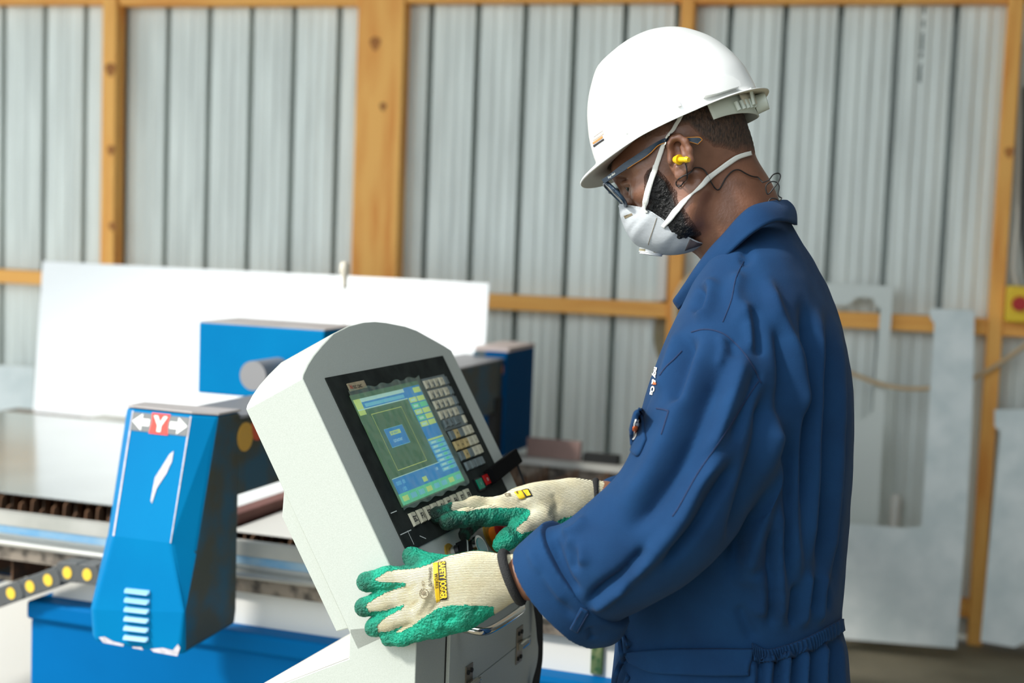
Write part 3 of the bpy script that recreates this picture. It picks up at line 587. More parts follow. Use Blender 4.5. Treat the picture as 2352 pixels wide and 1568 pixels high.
# emergency stop box
M_yel = mat('yellow_enclosure', C(246, 208, 40), .4)
es = thing('emergency_stop_box', 'yellow emergency stop box with red button on the wall beside the right post', 'stop box', wp(.47, 1.17, .085))
a, b = wpx(2308, 655, .10), wpx(2398, 742, .10); mb = MB(); mb.box((WN * WC, WS, WN, Zv), a[0] + .006, b[0], .079, .135, b[1], a[1]); mb.obj('enclosure', M_yel, es, bevel=.006)
c = wpx(2341, 697, .135); mb = MB(); mb.cyl(wp(c[0], c[1], .135), wp(c[0], c[1], .15), .018, n=20); mb.cyl(wp(c[0], c[1], .15), wp(c[0], c[1], .165), .027, .024, n=24); mb.obj('button', M_red, es, auto=40)
def wall_cable(name, pts, r, m, label, n=40, cat='cable'):
    w_ = [wp(*wpx(a_, b_, o_), o_) for a_, b_, o_ in pts]; mb = MB(); mb.tube(spline(w_, n), r, 10); return tag(mb.obj(name, m, None, smooth=True), label, cat)
wall_cable('white_cable', [(2338, 655, .10), (2329, 620, .10), (2333, 560, .09), (2339, 500, .07), (2338, 440, .05), (2342, 300, .05), (2345, 100, .05)], .008, mat('dirty_white_cable', C(206, 200, 186), .5), 'off white cable running up the wall from the yellow stop box')
wall_cable('black_cable', [(2362, 655, .10), (2356, 600, .10), (2350, 520, .08), (2352, 420, .06), (2356, 200, .05)], .009, M_black, 'black cable running up the wall beside the off white one')
wall_cable('rope', [(1900, 835, .16), (1962, 860, .16), (2030, 884, .17), (2100, 893, .18), (2170, 886, .17), (2235, 868, .13), (2290, 838, .105), (2352, 795, .09), (2420, 745, .09)], .0085, mat('beige_rope', C(206, 180, 140), .8), 'beige rope sagging along the wall between frame sheet and post', 60, 'rope')
# conduit, hose loop and dangling clutter on the thin post behind the worker
mb = MB(); a = wpx(1512, 590, .05); b = wpx(1534, 690, .05); mb.box((WN * WC, WS, WN, Zv), a[0], b[0] - .008, .005, .06, b[1], 2.2); tag(mb.obj('white_conduit', M_palewht, None, bevel=.003), 'white cable duct fixed to the wall left of the thin post', 'cable duct')
wall_cable('beige_hose', [(1640, 612, .10), (1600, 628, .11), (1570, 655, .12), (1553, 700, .12), (1560, 760, .12), (1600, 800, .12), (1650, 830, .10)], .015, mat('beige_hose_rubber', C(216, 190, 150), .6), 'beige hose loop hanging on the thin post behind the worker', 50, 'hose')
mb = MB(); q = on(1575, 665, WN, WC + .13); mb.box((q, WS, WN, Zv), .03, .11, -.045, -.005, -.05, .035); tag(mb.obj('white_socket_box', M_palewht, None, bevel=.01), 'white socket box on the thin post behind the chest of the worker', 'socket')
mb = MB(); q = on(1516, 770, WN, WC + .02); 
for k in range(6): mb.tube(spline([q + Zv * .10 + WS * (.003 * k), q + Zv * .04 + WS * (-.02 + .01 * k), q - Zv * .03 + WS * (-.018 + .009 * k) + WN * .004 * k, q - Zv * .09 + WS * (.005 * k)], 12), .0045, 8)
tag(mb.obj('cable_bundle', mat('khaki_cable', C(150, 140, 110), .7)), 'bundle of khaki cables hanging on the wall in front of the thin post', 'cable')
# ================================================================== the worker: solid modelling kit (distance fields meshed in numpy)
class Field:
    """Distance field on a grid in camera-aligned metres (x right, y down, z away)."""
    def __init__(s, lo, hi, h):
        s.lo = np.array(lo, float); s.h = h; n = np.ceil((np.array(hi) - s.lo) / h).astype(int) + 1
        s.n = n; ax = [(s.lo[i] + h * np.arange(n[i])).astype(np.float32) for i in range(3)]
        s.X = ax[0][:, None, None]; s.Y = ax[1][None, :, None]; s.Z = ax[2][None, None, :]
        s.d = np.full(tuple(n), 1.0, np.float32)
    def rcone(s, a, b, ra, rb, zs=1.0, win=None):
        a = np.asarray(a, float); b = np.asarray(b, float); v = b - a; v = v * np.array([1, 1, zs])
        px, py, pz = s.X - a[0], s.Y - a[1], (s.Z - a[2]) * zs
        L = float(v @ v) + 1e-12
        t = np.clip((px * v[0] + py * v[1] + pz * v[2]) / L, 0, 1).astype(np.float32)
        return np.sqrt((px - t * v[0]) ** 2 + (py - t * v[1]) ** 2 + (pz - t * v[2]) ** 2) - (ra + (rb - ra) * t)
    def ell(s, c, r, ax=None):
        px, py, pz = s.X - c[0], s.Y - c[1], s.Z - c[2]
        if ax is not None: px, py, pz = [px * e[0] + py * e[1] + pz * e[2] for e in ax]
        k0 = np.sqrt((px / r[0]) ** 2 + (py / r[1]) ** 2 + (pz / r[2]) ** 2)
        k1 = np.sqrt((px / r[0] ** 2) ** 2 + (py / r[1] ** 2) ** 2 + (pz / r[2] ** 2) ** 2) + 1e-9
        return (k0 * (k0 - 1) / k1).astype(np.float32)
    def sub(s, lo, hi):                       # window of the grid, for local shapes
        i0 = np.clip(np.floor((np.array(lo) - s.lo) / s.h).astype(int), 0, s.n - 1); i1 = np.clip(np.ceil((np.array(hi) - s.lo) / s.h).astype(int) + 1, 1, s.n)
        q = Field.__new__(Field); q.h = s.h; q.lo = s.lo + i0 * s.h; q.n = i1 - i0
        q.X = s.X[i0[0]:i1[0]]; q.Y = s.Y[:, i0[1]:i1[1]]; q.Z = s.Z[:, :, i0[2]:i1[2]]
        q.d = s.d[i0[0]:i1[0], i0[1]:i1[1], i0[2]:i1[2]]; return q
    def add(s, g, k=0.0): s.d[...] = smin(s.d, g, k)
    def cut(s, g, k=0.0): s.d[...] = -smin(-s.d, g, k)
    def limb(s, pts, k=.02, zs=1.0, pad=.06): # chain of (xyz, radius)
        for (a, ra), (b, rb) in zip(pts[:-1], pts[1:]):
            m = max(ra, rb) + pad; q = s.sub(np.minimum(a, b) - m, np.maximum(a, b) + m)
            if q.d.size: q.add(q.rcone(a, b, ra, rb, zs), k)
    def blob(s, c, r, k=.02, ax=None, pad=.05):
        m = max(r) + pad; q = s.sub(np.asarray(c) - m, np.asarray(c) + m)
        if q.d.size: q.add(q.ell(c, r, ax), k)
    def dent(s, c, r, k=.01, ax=None, pad=.03):
        m = max(r) + pad; q = s.sub(np.asarray(c) - m, np.asarray(c) + m)
        if q.d.size: q.cut(q.ell(c, r, ax), k)
    def mesh(s, smooth=2):
        return nets(s.d, s.lo, s.h, smooth)
def smin(a, b, k):
    if k <= 0: return np.minimum(a, b)
    h = np.maximum(k - np.abs(a - b), 0) / k
    return np.minimum(a, b) - h * h * k * 0.25
def nets(f, lo, h, smooth=2):
    ins = f < 0; n = np.array(f.shape)
    c = np.zeros(n - 1, np.int8)
    for dx in (0, 1):
        for dy in (0, 1):
            for dz in (0, 1): c += ins[dx:n[0] - 1 + dx, dy:n[1] - 1 + dy, dz:n[2] - 1 + dz]
    act = (c > 0) & (c < 8); idx = np.argwhere(act)
    ids = np.full(n - 1, -1, np.int32); ids[act] = np.arange(len(idx))
    P_ = np.zeros((len(idx), 3)); cnt = np.zeros(len(idx))
    cs = [np.array(q) for q in ((0, 0, 0), (1, 0, 0), (0, 1, 0), (1, 1, 0), (0, 0, 1), (1, 0, 1), (0, 1, 1), (1, 1, 1))]
    val = [f[idx[:, 0] + q[0], idx[:, 1] + q[1], idx[:, 2] + q[2]] for q in cs]
    for i, j in ((0, 1), (2, 3), (4, 5), (6, 7), (0, 2), (1, 3), (4, 6), (5, 7), (0, 4), (1, 5), (2, 6), (3, 7)):
        a, b = val[i], val[j]; m = (a < 0) != (b < 0); t = np.where(m, a / np.where(m, a - b, 1), 0)
        P_ += np.where(m[:, None], cs[i] + t[:, None] * (cs[j] - cs[i]), 0); cnt += m
    v = lo + h * (idx + P_ / cnt[:, None]); F_ = []
    for ax in range(3):
        s0 = [slice(None)] * 3; s1 = [slice(None)] * 3; s0[ax] = slice(0, -1); s1[ax] = slice(1, None)
        a, b = ins[tuple(s0)], ins[tuple(s1)]; e = np.argwhere(a != b); o1, o2 = [i for i in range(3) if i != ax]
        e = e[(e[:, o1] > 0) & (e[:, o2] > 0) & (e[:, o1] < n[o1] - 1) & (e[:, o2] < n[o2] - 1)]
        if not len(e): continue
        fl = a[e[:, 0], e[:, 1], e[:, 2]]
        q = []
        for d1, d2 in ((-1, -1), (0, -1), (0, 0), (-1, 0)):
            g = e.copy(); g[:, o1] += d1; g[:, o2] += d2; q.append(ids[g[:, 0], g[:, 1], g[:, 2]])
        q = np.stack(q, 1); flip = fl if ax != 1 else ~fl
        q[~flip] = q[~flip][:, ::-1]; F_.append(q)
    fc = np.concatenate(F_); fc = fc[(fc >= 0).all(1)]
    t = v[fc[:, :3]]; c0 = v.mean(0)
    if np.einsum('ij,ij->i', t[:, 0] - c0, np.cross(t[:, 1] - c0, t[:, 2] - c0)).sum() < 0: fc = fc[:, ::-1].copy()
    for _ in range(smooth): v = relax(v, fc, .5)
    return v, fc
def relax(v, f, w):
    acc = np.zeros_like(v); cnt = np.zeros(len(v))
    for i in range(f.shape[1]):
        a, b = f[:, i], f[:, (i + 1) % f.shape[1]]
        for k in range(3): acc[:, k] += np.bincount(a, v[b, k], len(v)) + np.bincount(b, v[a, k], len(v))
        cnt += np.bincount(a, minlength=len(v)) + np.bincount(b, minlength=len(v))
    return v + w * (acc / np.maximum(cnt, 1)[:, None] - v)
def normals(v, f):
    n = np.cross(v[f[:, 2]] - v[f[:, 0]], v[f[:, 3]] - v[f[:, 1]]) if f.shape[1] == 4 else np.cross(v[f[:, 1]] - v[f[:, 0]], v[f[:, 2]] - v[f[:, 0]])
    o = np.zeros_like(v)
    for i in range(f.shape[1]):
        for k in range(3): o[:, k] += np.bincount(f[:, i], n[:, k], len(v))
    return o / (np.linalg.norm(o, axis=1)[:, None] + 1e-12)
def pix(px, py, z): return np.array([(px - CX) / F * z, (py - CY) / F * z, z])
def c2w(v): return np.asarray(v) @ CM.T + CO
def w2c(v): return (np.asarray(v) - CO) @ CM
def cpx(v): return CX + F * v[:, 0] / v[:, 2], CY + F * v[:, 1] / v[:, 2]
def R_(r, z): return r / F * z               # radius in pixels at that distance -> metres
def lim(rows): return [(pix(a, b, z), R_(r, z)) for a, b, r, z in rows]
def polydist(x, y, pl):                      # distance to a polyline and how far along it, in the picture plane of the view
    pl = np.asarray(pl, float); best = np.full(len(x), 1e9); tt = np.zeros(len(x)); L = np.r_[0, np.cumsum(np.linalg.norm(np.diff(pl, axis=0), axis=1))]
    for i in range(len(pl) - 1):
        d = pl[i + 1] - pl[i]; l2 = d @ d + 1e-9; t = np.clip(((x - pl[i, 0]) * d[0] + (y - pl[i, 1]) * d[1]) / l2, 0, 1)
        q = np.hypot(x - pl[i, 0] - t * d[0], y - pl[i, 1] - t * d[1]); m = q < best
        best = np.where(m, q, best); tt = np.where(m, (L[i] + t * np.sqrt(l2)) / L[-1], tt)
    return best, tt
def inpoly(x, y, poly):
    poly = np.asarray(poly, float); r = np.zeros(len(x), bool); k = len(poly)
    for i in range(k):
        x0, y0 = poly[i]; x1, y1 = poly[(i + 1) % k]
        c = (y0 > y) != (y1 > y); r ^= c & (x < (x1 - x0) * (y - y0) / ((y1 - y0) if y1 != y0 else 1e-9) + x0)
    return r
def vnoise(p, s, seed=0):                    # cheap value noise in -1..1
    q = np.asarray(p) * s; i = np.floor(q).astype(np.int64); f = q - i; f = f * f * (3 - 2 * f)
    def hs(a): return ((np.sin(a[:, 0] * 127.1 + a[:, 1] * 311.7 + a[:, 2] * 74.7 + seed * 13.7) * 43758.5453) % 1.0)
    o = 0
    for dx in (0, 1):
        for dy in (0, 1):
            for dz in (0, 1):
                w_ = (f[:, 0] if dx else 1 - f[:, 0]) * (f[:, 1] if dy else 1 - f[:, 1]) * (f[:, 2] if dz else 1 - f[:, 2])
                o = o + w_ * hs(i + np.array([dx, dy, dz]))
    return 2 * o - 1
def bvh_of(v, f): return BVHTree.FromPolygons([tuple(x) for x in np.asarray(v).tolist()], [tuple(q) for q in np.asarray(f).tolist()])
def drape(bv, px, py, off=.001, z=None):     # the surface point seen at a pixel, lifted along its normal
    r = ray(px, py); h = bv.ray_cast(Vector(CO.tolist()), Vector(nrm(r).tolist()))
    if h[0] is None: return W(px, py, z) if z else None
    nn = h[1]; nn = nn if nn.dot(Vector(r.tolist())) < 0 else -nn
    return np.array(h[0] + nn * off)
def drape_path(bv, pts, n, off, zdef=2.0):   # smooth path laid on a surface; bridges places where it leaves the surface
    s = spline(pts, n); q = [drape(bv, a, b, off) for a, b in s]; zz = [None if p is None else P(p)[2] for p in q]
    ok = [i for i, z in enumerate(zz) if z is not None]
    out = []
    for i in range(n):
        if q[i] is not None: out.append(q[i]); continue
        z = zdef if not ok else float(np.interp(i, ok, [zz[j] for j in ok])); out.append(W(s[i][0], s[i][1], z - off))
    out = np.array(out); 
    for _ in range(2): out[1:-1] = .25 * out[:-2] + .5 * out[1:-1] + .25 * out[2:]
    return out
def patch(bv, edge_a, edge_b, n, m, off, th, zdef=2.0, wave=None):   # band between two curves laid on a surface, with thickness
    A, B = spline(edge_a, n), spline(edge_b, n); top = []; bot = []
    for i in range(n):
        for j in range(m):
            t = j / (m - 1); x, y = A[i] * (1 - t) + B[i] * t
            p = drape(bv, x, y, off)
            top.append(p); 
    zz = np.array([np.nan if p is None else P(p)[2] for p in top]); ok = ~np.isnan(zz)
    k = 0; V = []
    for i in range(n):
        for j in range(m):
            t = j / (m - 1); x, y = A[i] * (1 - t) + B[i] * t; p = top[k]
            if p is None:
                ii = np.where(ok)[0]; z = zdef if len(ii) == 0 else zz[ii[np.argmin(np.abs(ii - k))]]; p = W(x, y, z)
            V.append(p); k += 1
    V = np.array(V).reshape(n, m, 3)
    N = np.cross(np.gradient(V, axis=0), np.gradient(V, axis=1)); N /= np.linalg.norm(N, axis=2)[:, :, None] + 1e-12
    vd = (CO - V); N *= np.sign((N * vd).sum(2))[:, :, None]
    if wave is not None: V = V + N * wave(np.linspace(0, 1, n)[:, None], np.linspace(0, 1, m)[None, :])[:, :, None]
    return thick(V, N, th)
def thick(V, N, th):
    n, m = V.shape[:2]; a = V + N * th * .5; b = V - N * th * .5; v = np.concatenate([a.reshape(-1, 3), b.reshape(-1, 3)]); o = n * m; f = []
    for i in range(n - 1):
        for j in range(m - 1):
            q = (i * m + j, (i + 1) * m + j, (i + 1) * m + j + 1, i * m + j + 1); f.append(q); f.append(tuple(o + x for x in q[::-1]))
    for i in range(n - 1):
        for j, s in ((0, 1), (m - 1, -1)):
            q = (i * m + j, i * m + j + o, (i + 1) * m + j + o, (i + 1) * m + j); f.append(q[::s])
    for j in range(m - 1):
        for i, s in ((0, -1), (n - 1, 1)):
            q = (i * m + j, i * m + j + o, i * m + j + 1 + o, i * m + j + 1); f.append(q[::s])
    return v, f
def ribbon(bv, pts, n, wpx, off, th, zdef=2.0):   # flat strap laid on a surface
    s = spline(pts, n); wv = np.interp(np.linspace(0, 1, n), np.linspace(0, 1, len(wpx)), wpx) if hasattr(wpx, '__len__') else np.full(n, wpx)
    t = np.gradient(s, axis=0); nn = np.stack([-t[:, 1], t[:, 0]], 1); nn /= np.linalg.norm(nn, axis=1)[:, None]
    a = s + nn * wv[:, None] / 2; b = s - nn * wv[:, None] / 2
    return patch(bv, a, b, n, 4, off, th, zdef)
def submesh(v, f, keep):
    f = f[keep]; u, inv = np.unique(f, return_inverse=True); return v[u], inv.reshape(f.shape), u
def drape_text(bv, txt, o, ax, up, off=.0008, bold=.03, spacing=1.0, zdef=2.0):   # o: pixel of the lower left, ax: pixel vector of the whole line, up: pixel vector of the capitals
    v, f, wd = text_tris(txt, bold, spacing); out = []
    for p in v:
        x = o[0] + ax[0] * p[0] / wd + up[0] * p[1]; y = o[1] + ax[1] * p[0] / wd + up[1] * p[1]
        q = drape(bv, x, y, off); out.append(W(x, y, zdef) if q is None else q)
    return out, f
def flat_on(bv, poly, off=.0006, zdef=2.0, sub=3):
    pl = []
    for i in range(len(poly)):
        a, b = np.array(poly[i], float), np.array(poly[(i + 1) % len(poly)], float)
        for t in np.arange(sub) / sub: pl.append(a + (b - a) * t)
    pts = []
    for x, y in pl:
        q = drape(bv, x, y, off); pts.append(W(x, y, zdef) if q is None else q)
    return pts, [tuple(range(len(pts)))]
# ================================================================== the worker
def tint(m, scale, amt, dark):               # noise tint on a base colour
    return m
M_skin = mat('brown_skin', C(138, 95, 73), .36, col2=C(114, 76, 57), vscale=28, bump=.35, bscale=260, bdist=.0012, thr=(.3, .7), spec=.6)
M_hair = mat('short_black_hair', C(84, 62, 48), .6, col2=C(40, 31, 26), vscale=330, bump=.9, bscale=420, bdist=.002, thr=(.35, .6), stretch=(1, 1, .45))
M_beard = mat('black_beard', C(16, 14, 13), .38, var=.3, vscale=300, bump=1.0, bscale=420, bdist=.003)
M_eye = mat('eye_white', C(220, 212, 200), .2); M_iris = mat('dark_iris', C(30, 18, 12), .15)
M_navy = mat('navy_cotton', C(21, 59, 98), .85, col2=C(18, 51, 87), vscale=14, bump=.5, bscale=800, bdist=.001, thr=(.3, .7), sheen=.04, spec=.15)
M_navyseam = mat('navy_stitching', C(18, 40, 76), .85, var=.2, vscale=500)
M_helmet = mat('white_helmet_shell', C(240, 241, 238), .22, coat=.3)
M_helin = mat('cream_helmet_inside', C(226, 218, 196), .5)
M_band = mat('pale_headband', C(206, 214, 202), .45)
M_mask = mat('grey_filter_fabric', C(182, 186, 188), .85, var=.05, vscale=120, bump=.5, bscale=700, bdist=.0008, stretch=(1, 1, 4))
M_elastic = mat('white_elastic', C(232, 232, 224), .7, bump=.3, bscale=500)
M_maskedge = mat('stitched_edge', C(190, 194, 196), .8, var=.3, vscale=400)
M_valve = mat('valve_white', C(244, 244, 242), .35)
M_valveslot = mat('valve_slot', C(150, 140, 110), .5)
M_frame = mat('slate_frame', C(38, 58, 76), .3, var=.25, vscale=120, stretch=(1, 1, 6)); M_frameor = mat('amber_edge', C(216, 140, 40), .35)
M_glass = bpy.data.materials.new('spectacle_lens'); M_glass.use_nodes = True
_b = M_glass.node_tree.nodes['Principled BSDF']; _b.inputs['Transmission Weight'].default_value = 1.0; _b.inputs['Roughness'].default_value = .02; _b.inputs['IOR'].default_value = 1.15; _b.inputs['Base Color'].default_value = (.95, .95, .9, 1)
M_plug = mat('yellow_foam_plug', C(238, 190, 20), .4); M_cord = mat('black_cord', C(22, 22, 22), .4)
M_knit = mat('cream_knit', C(248, 240, 208), .9, col2=C(236, 222, 180), vscale=30, thr=(.3, .7))
M_latex = mat('green_latex', C(0, 174, 138), .5, col2=C(0, 138, 108), vscale=60, bump=1.0, bscale=300, bdist=.007, thr=(.35, .6))
M_bind = mat('black_binding', C(36, 36, 36), .85, bump=.8, bscale=500)
M_pyel = mat('yellow_print', C(248, 204, 40), .6); M_pblk = mat('black_print', C(34, 30, 32), .6); M_pgry = mat('grey_print', C(120, 108, 84), .7)
def knit_ribs(m, ax):                         # ribbed stitches across an axis
    nt = m.node_tree; n = nt.nodes; b = n['Principled BSDF']; tc = n.new('ShaderNodeTexCoord'); mp_ = n.new('ShaderNodeMapping')
    nt.links.new(tc.outputs['Object'], mp_.inputs['Vector'])
    v = Vector(ax.tolist()).to_track_quat('X', 'Z').to_euler(); mp_.vector_type = 'TEXTURE'; mp_.inputs['Rotation'].default_value = v
    wv = n.new('ShaderNodeTexWave'); wv.inputs['Scale'].default_value = 150; wv.inputs['Distortion'].default_value = 1.2; wv.inputs['Detail'].default_value = 2; wv.inputs['Detail Scale'].default_value = 3
    nt.links.new(mp_.outputs['Vector'], wv.inputs['Vector'])
    no = n.new('ShaderNodeTexNoise'); no.inputs['Scale'].default_value = 700; nt.links.new(tc.outputs['Object'], no.inputs['Vector'])
    ad = n.new('ShaderNodeMath'); ad.operation = 'MULTIPLY_ADD'; ad.inputs[1].default_value = .7; nt.links.new(no.outputs['Fac'], ad.inputs[0]); nt.links.new(wv.outputs['Fac'], ad.inputs[2])
    bp = n.new('ShaderNodeBump'); bp.inputs['Strength'].default_value = 1.0; bp.inputs['Distance'].default_value = .0022
    nt.links.new(ad.outputs[0], bp.inputs['Height']); nt.links.new(bp.outputs['Normal'], b.inputs['Normal'])
PX0 = W(1650, 784, 2.07)
man = thing('person', 'worker in navy coveralls, white hard hat, grey face mask and gloves, standing at the console', 'person', (PX0[0], PX0[1], 0))
# ------------------------------------------------------------------ head frame
yw, pt = math.radians(15), math.radians(26)
hf = np.array([-math.cos(yw) * math.cos(pt), math.sin(pt), math.sin(yw) * math.cos(pt)])
hu = np.array([-math.cos(yw) * math.sin(pt), -math.cos(pt), math.sin(yw) * math.sin(pt)])
hl = np.cross(hu, hf); hl = hl if hl[2] < 0 else -hl          # the worker's left, towards the camera
HC = pix(1581, 381, 2.06); HA = np.array([hf, hu, hl])
def hp(a, b, c): return HC + a * hf + b * hu + c * hl         # head coordinates -> camera metres
def hpx(px, py, c):                                            # pixel on the plane at sideways offset c -> (a, b)
    d = pix(px, py, 1.0); t = ((HC + c * hl) @ hl) / (d @ hl); q = d * t - HC; return q @ hf, q @ hu
H1 = Field(pix(1380, 120, 1.93) - [.02, 0, 0], pix(1830, 660, 2.20) + [0.0, .0, 0], .0017)
H1.blob(hp(-.004, .045, 0), (.098, .086, .077), .0, HA)
H1.blob(hp(.040, .0, 0), (.062, .085, .065), .02, HA)
H1.blob(hp(.046, -.048, 0), (.045, .046, .050), .02, HA)
for s_ in (-1, 1):
    H1.limb([(hp(.0, -.042, s_ * .050), .019), (hp(.030, -.070, s_ * .042), .018), (hp(.068, -.084, s_ * .015), .018)], .018)
    H1.blob(hp(.060, -.012, s_ * .048), (.026, .020, .018), .016, HA)
    H1.limb([(hp(.094, .034, s_ * .010), .011), (hp(.082, .036, s_ * .034), .011), (hp(.062, .026, s_ * .054), .010)], .014)
    H1.dent(hp(.098, .008, s_ * .032), (.020, .015, .018), .012, HA)
    H1.blob(hp(.079, .006, s_ * .032), (.0125, .0125, .0125), .003, HA)
    H1.limb([(hp(.089, .013, s_ * .018), .0035), (hp(.0915, .015, s_ * .032), .004), (hp(.082, .010, s_ * .047), .0035)], .004)
    H1.limb([(hp(.088, -.003, s_ * .020), .003), (hp(.089, -.005, s_ * .032), .0035), (hp(.081, -.001, s_ * .046), .003)], .004)
H1.limb([(hp(.092, .018, 0), .008), (hp(.099, -.006, 0), .009), (hp(.102, -.020, 0), .009)], .012)
for s_ in (-1, 1): H1.blob(hp(.095, -.025, s_ * .012), (.011, .009, .009), .008, HA)
H1.blob(hp(.094, -.056, 0), (.016, .008, .025), .008, HA); H1.blob(hp(.092, -.068, 0), (.015, .007, .022), .006, HA); H1.blob(hp(.074, -.084, 0), (.016, .015, .02), .015, HA)
H1.limb([(pix(1640, 400, 2.075), .056), (pix(1678, 490, 2.075), .061), (pix(1728, 600, 2.075), .062)], .035)
H1.limb([(pix(1652, 340, 2.075), .032), (pix(1682, 462, 2.075), .035), (pix(1722, 570, 2.075), .038)], .04)
# ear
def ep(x, y, z): return pix(x, y, z)
H1.blob(ep(1560, 362, 1.986), (.017, .030, .010), .008, [nrm([.98, -.17, .1]), nrm([.17, .98, 0]), nrm([-.1, 0, 1])])
H1.limb([(ep(1541, 352, 1.977), .0045), (ep(1538, 332, 1.974), .0046), (ep(1546, 319, 1.971), .0046), (ep(1560, 315, 1.969), .0048), (ep(1574, 325, 1.967), .0048), (ep(1583, 345, 1.966), .0048), (ep(1586, 368, 1.967), .0048), (ep(1580, 388, 1.970), .0052)], .004)
H1.blob(ep(1565, 400, 1.976), (.010, .011, .006), .008); H1.blob(ep(1540, 366, 1.978), (.0045, .008, .005), .004)
H1.dent(ep(1552, 338, 1.962), (.009, .011, .012), .003); H1.dent(ep(1557, 362, 1.962), (.010, .012, .013), .003)
H1.limb([(ep(1566, 338, 1.972), .003), (ep(1572, 358, 1.970), .0032), (ep(1570, 378, 1.971), .0035), (ep(1556, 384, 1.974), .004)], .004)
hv, hfc = H1.mesh(2); hn = normals(hv, hfc)
loc = (hv - HC) @ HA.T; la, lb, lc_ = loc.T
hw = c2w(hv); hnw = hn @ CM.T
def sstep(e0, e1, x): t = np.clip((x - e0) / (e1 - e0), 0, 1); return t * t * (3 - 2 * t)
jit = .004 * vnoise(hv, 90, 3)
m_hair = sstep(-.006, .016, lb - np.interp(la, [-.11, -.076, -.047, -.032, -.01, .03, .06, .075, .09], [-.030, -.022, -.005, .036, .046, .048, .060, .074, .09]) + 1.5 * jit)
m_beard = np.minimum(np.minimum(sstep(-.002, .010, la - np.interp(lb, [-.14, -.06, -.02, .02], [.020, .0265, .030, .036]) + jit), sstep(0, .008, .013 - lb + jit)), sstep(0, .014, (.052 + (.012 - lb) * .60) - la + 1.4 * jit))
m_beard = np.minimum(m_beard, np.maximum(sstep(-.104, -.092, lb), sstep(.05, .03, la) * 0))
keepb = (np.abs(lc_) < .2)
# coarse core of the body inside the clothes, joined to the same figure
BD = Field([.10, -.20, 1.70], [.66, 1.52, 2.46], .011)
BD.limb(lim([(1735, 690, 60, 2.07), (1735, 800, 115, 2.07), (1730, 900, 140, 2.07), (1700, 1150, 150, 2.07), (1690, 1400, 160, 2.07), (1690, 1600, 170, 2.07)]), .05)
BD.limb(lim([(1730, 800, 50, 1.96), (1650, 960, 60, 1.88), (1570, 1150, 55, 1.84)]), .05)
BD.limb(lim([(1720, 800, 50, 2.2), (1640, 930, 55, 2.3), (1560, 1110, 50, 2.33)]), .05)
for zz, xx in ((1.99, 1640), (2.16, 1660)):
    BD.limb([(pix(xx + 30, 1640, zz), .09), (pix(xx, 2150, zz), .062), (pix(xx + 25, 2700, zz), .045)], .05)
bv_, bf_ = BD.mesh(1)
AR = Field(pix(1130, 1050, 1.8), pix(1480, 1420, 2.36), .004)
AR.limb([(pix(1420, 1300, 1.86), .040), (pix(1240, 1318, 1.900), .030), (pix(1195, 1324, 1.906), .025), (pix(1160, 1326, 1.912), .018)], .02)
AR.limb([(pix(1470, 1136, 2.29), .027), (pix(1385, 1146, 2.255), .024), (pix(1340, 1150, 2.240), .020)], .02)
av_, af_ = AR.mesh(1)
allv = np.concatenate([hw, c2w(bv_), c2w(av_)]); allf = np.concatenate([hfc, bf_ + len(hw), af_ + len(hw) + len(bv_)])
obj('body', allv, allf, M_skin, man, smooth=True, fix=False)
HB = bvh_of(hw, hfc)
def shell(name, mask, thk, m, extra=None, parent=man, v=hw, n=hnw, f=hfc, thr=.02):
    d = mask * thk + (extra if extra is not None else 0)
    kf_ = (mask[f] > thr).all(1); sv, sf_, u = submesh(v + n * (d - .0003)[:, None], f, kf_)
    o = obj(name, sv, sf_, m, parent, smooth=True, fix=False); put_attr(o, 'fade', mask[u]); return o
blend_by(M_hair, 'fade', C(120, 80, 60), .1, 1.0); blend_by(M_beard, 'fade', C(96, 64, 50), .1, .9)
shell('short_hair', m_hair, .0018, M_hair, .0006 * vnoise(hv, 420, 1) * m_hair)
curl = (.0016 * vnoise(hv, 300, 5) + .0010 * vnoise(hv, 520, 6)) * m_beard
shell('beard', m_beard, .0042, M_beard, curl)
HB2 = bvh_of(hw + hnw * (m_beard * .0048 + m_hair * .002)[:, None], hfc)
for s_ in (-1, 1):                            # eyes and brows
    mb = MB(); c = c2w(hp(.0795, .006, s_ * .032)); ax_ = (hf @ CM.T)
    for k, (r, a) in enumerate(((.0126, 0), )):
        nu, nv = 16, 10; v = [c + r * (math.cos(p) * ax_ + math.sin(p) * (math.cos(t) * (hu @ CM.T) + math.sin(t) * (hl @ CM.T))) for p in np.linspace(0, math.pi, nv) for t in np.arange(nu) * 2 * math.pi / nu]
        f = [(i * nu + j, i * nu + (j + 1) % nu, (i + 1) * nu + (j + 1) % nu, (i + 1) * nu + j) for i in range(nv - 1) for j in range(nu)]
        mi = [1 if i < 3 else 0 for i in range(nv - 1) for j in range(nu)]
    obj('eye', v, f, [M_eye, M_iris], man, smooth=True, midx=mi)
    mb = MB(); mb.tube(spline([c2w(hp(.0995, .040, s_ * .012)), c2w(hp(.093, .045, s_ * .032)), c2w(hp(.072, .037, s_ * .056))], 14), list(.0035 * np.sin(np.linspace(.5, 2.9, 14))), 8); mb.obj('eyebrow', M_beard, man, smooth=True)
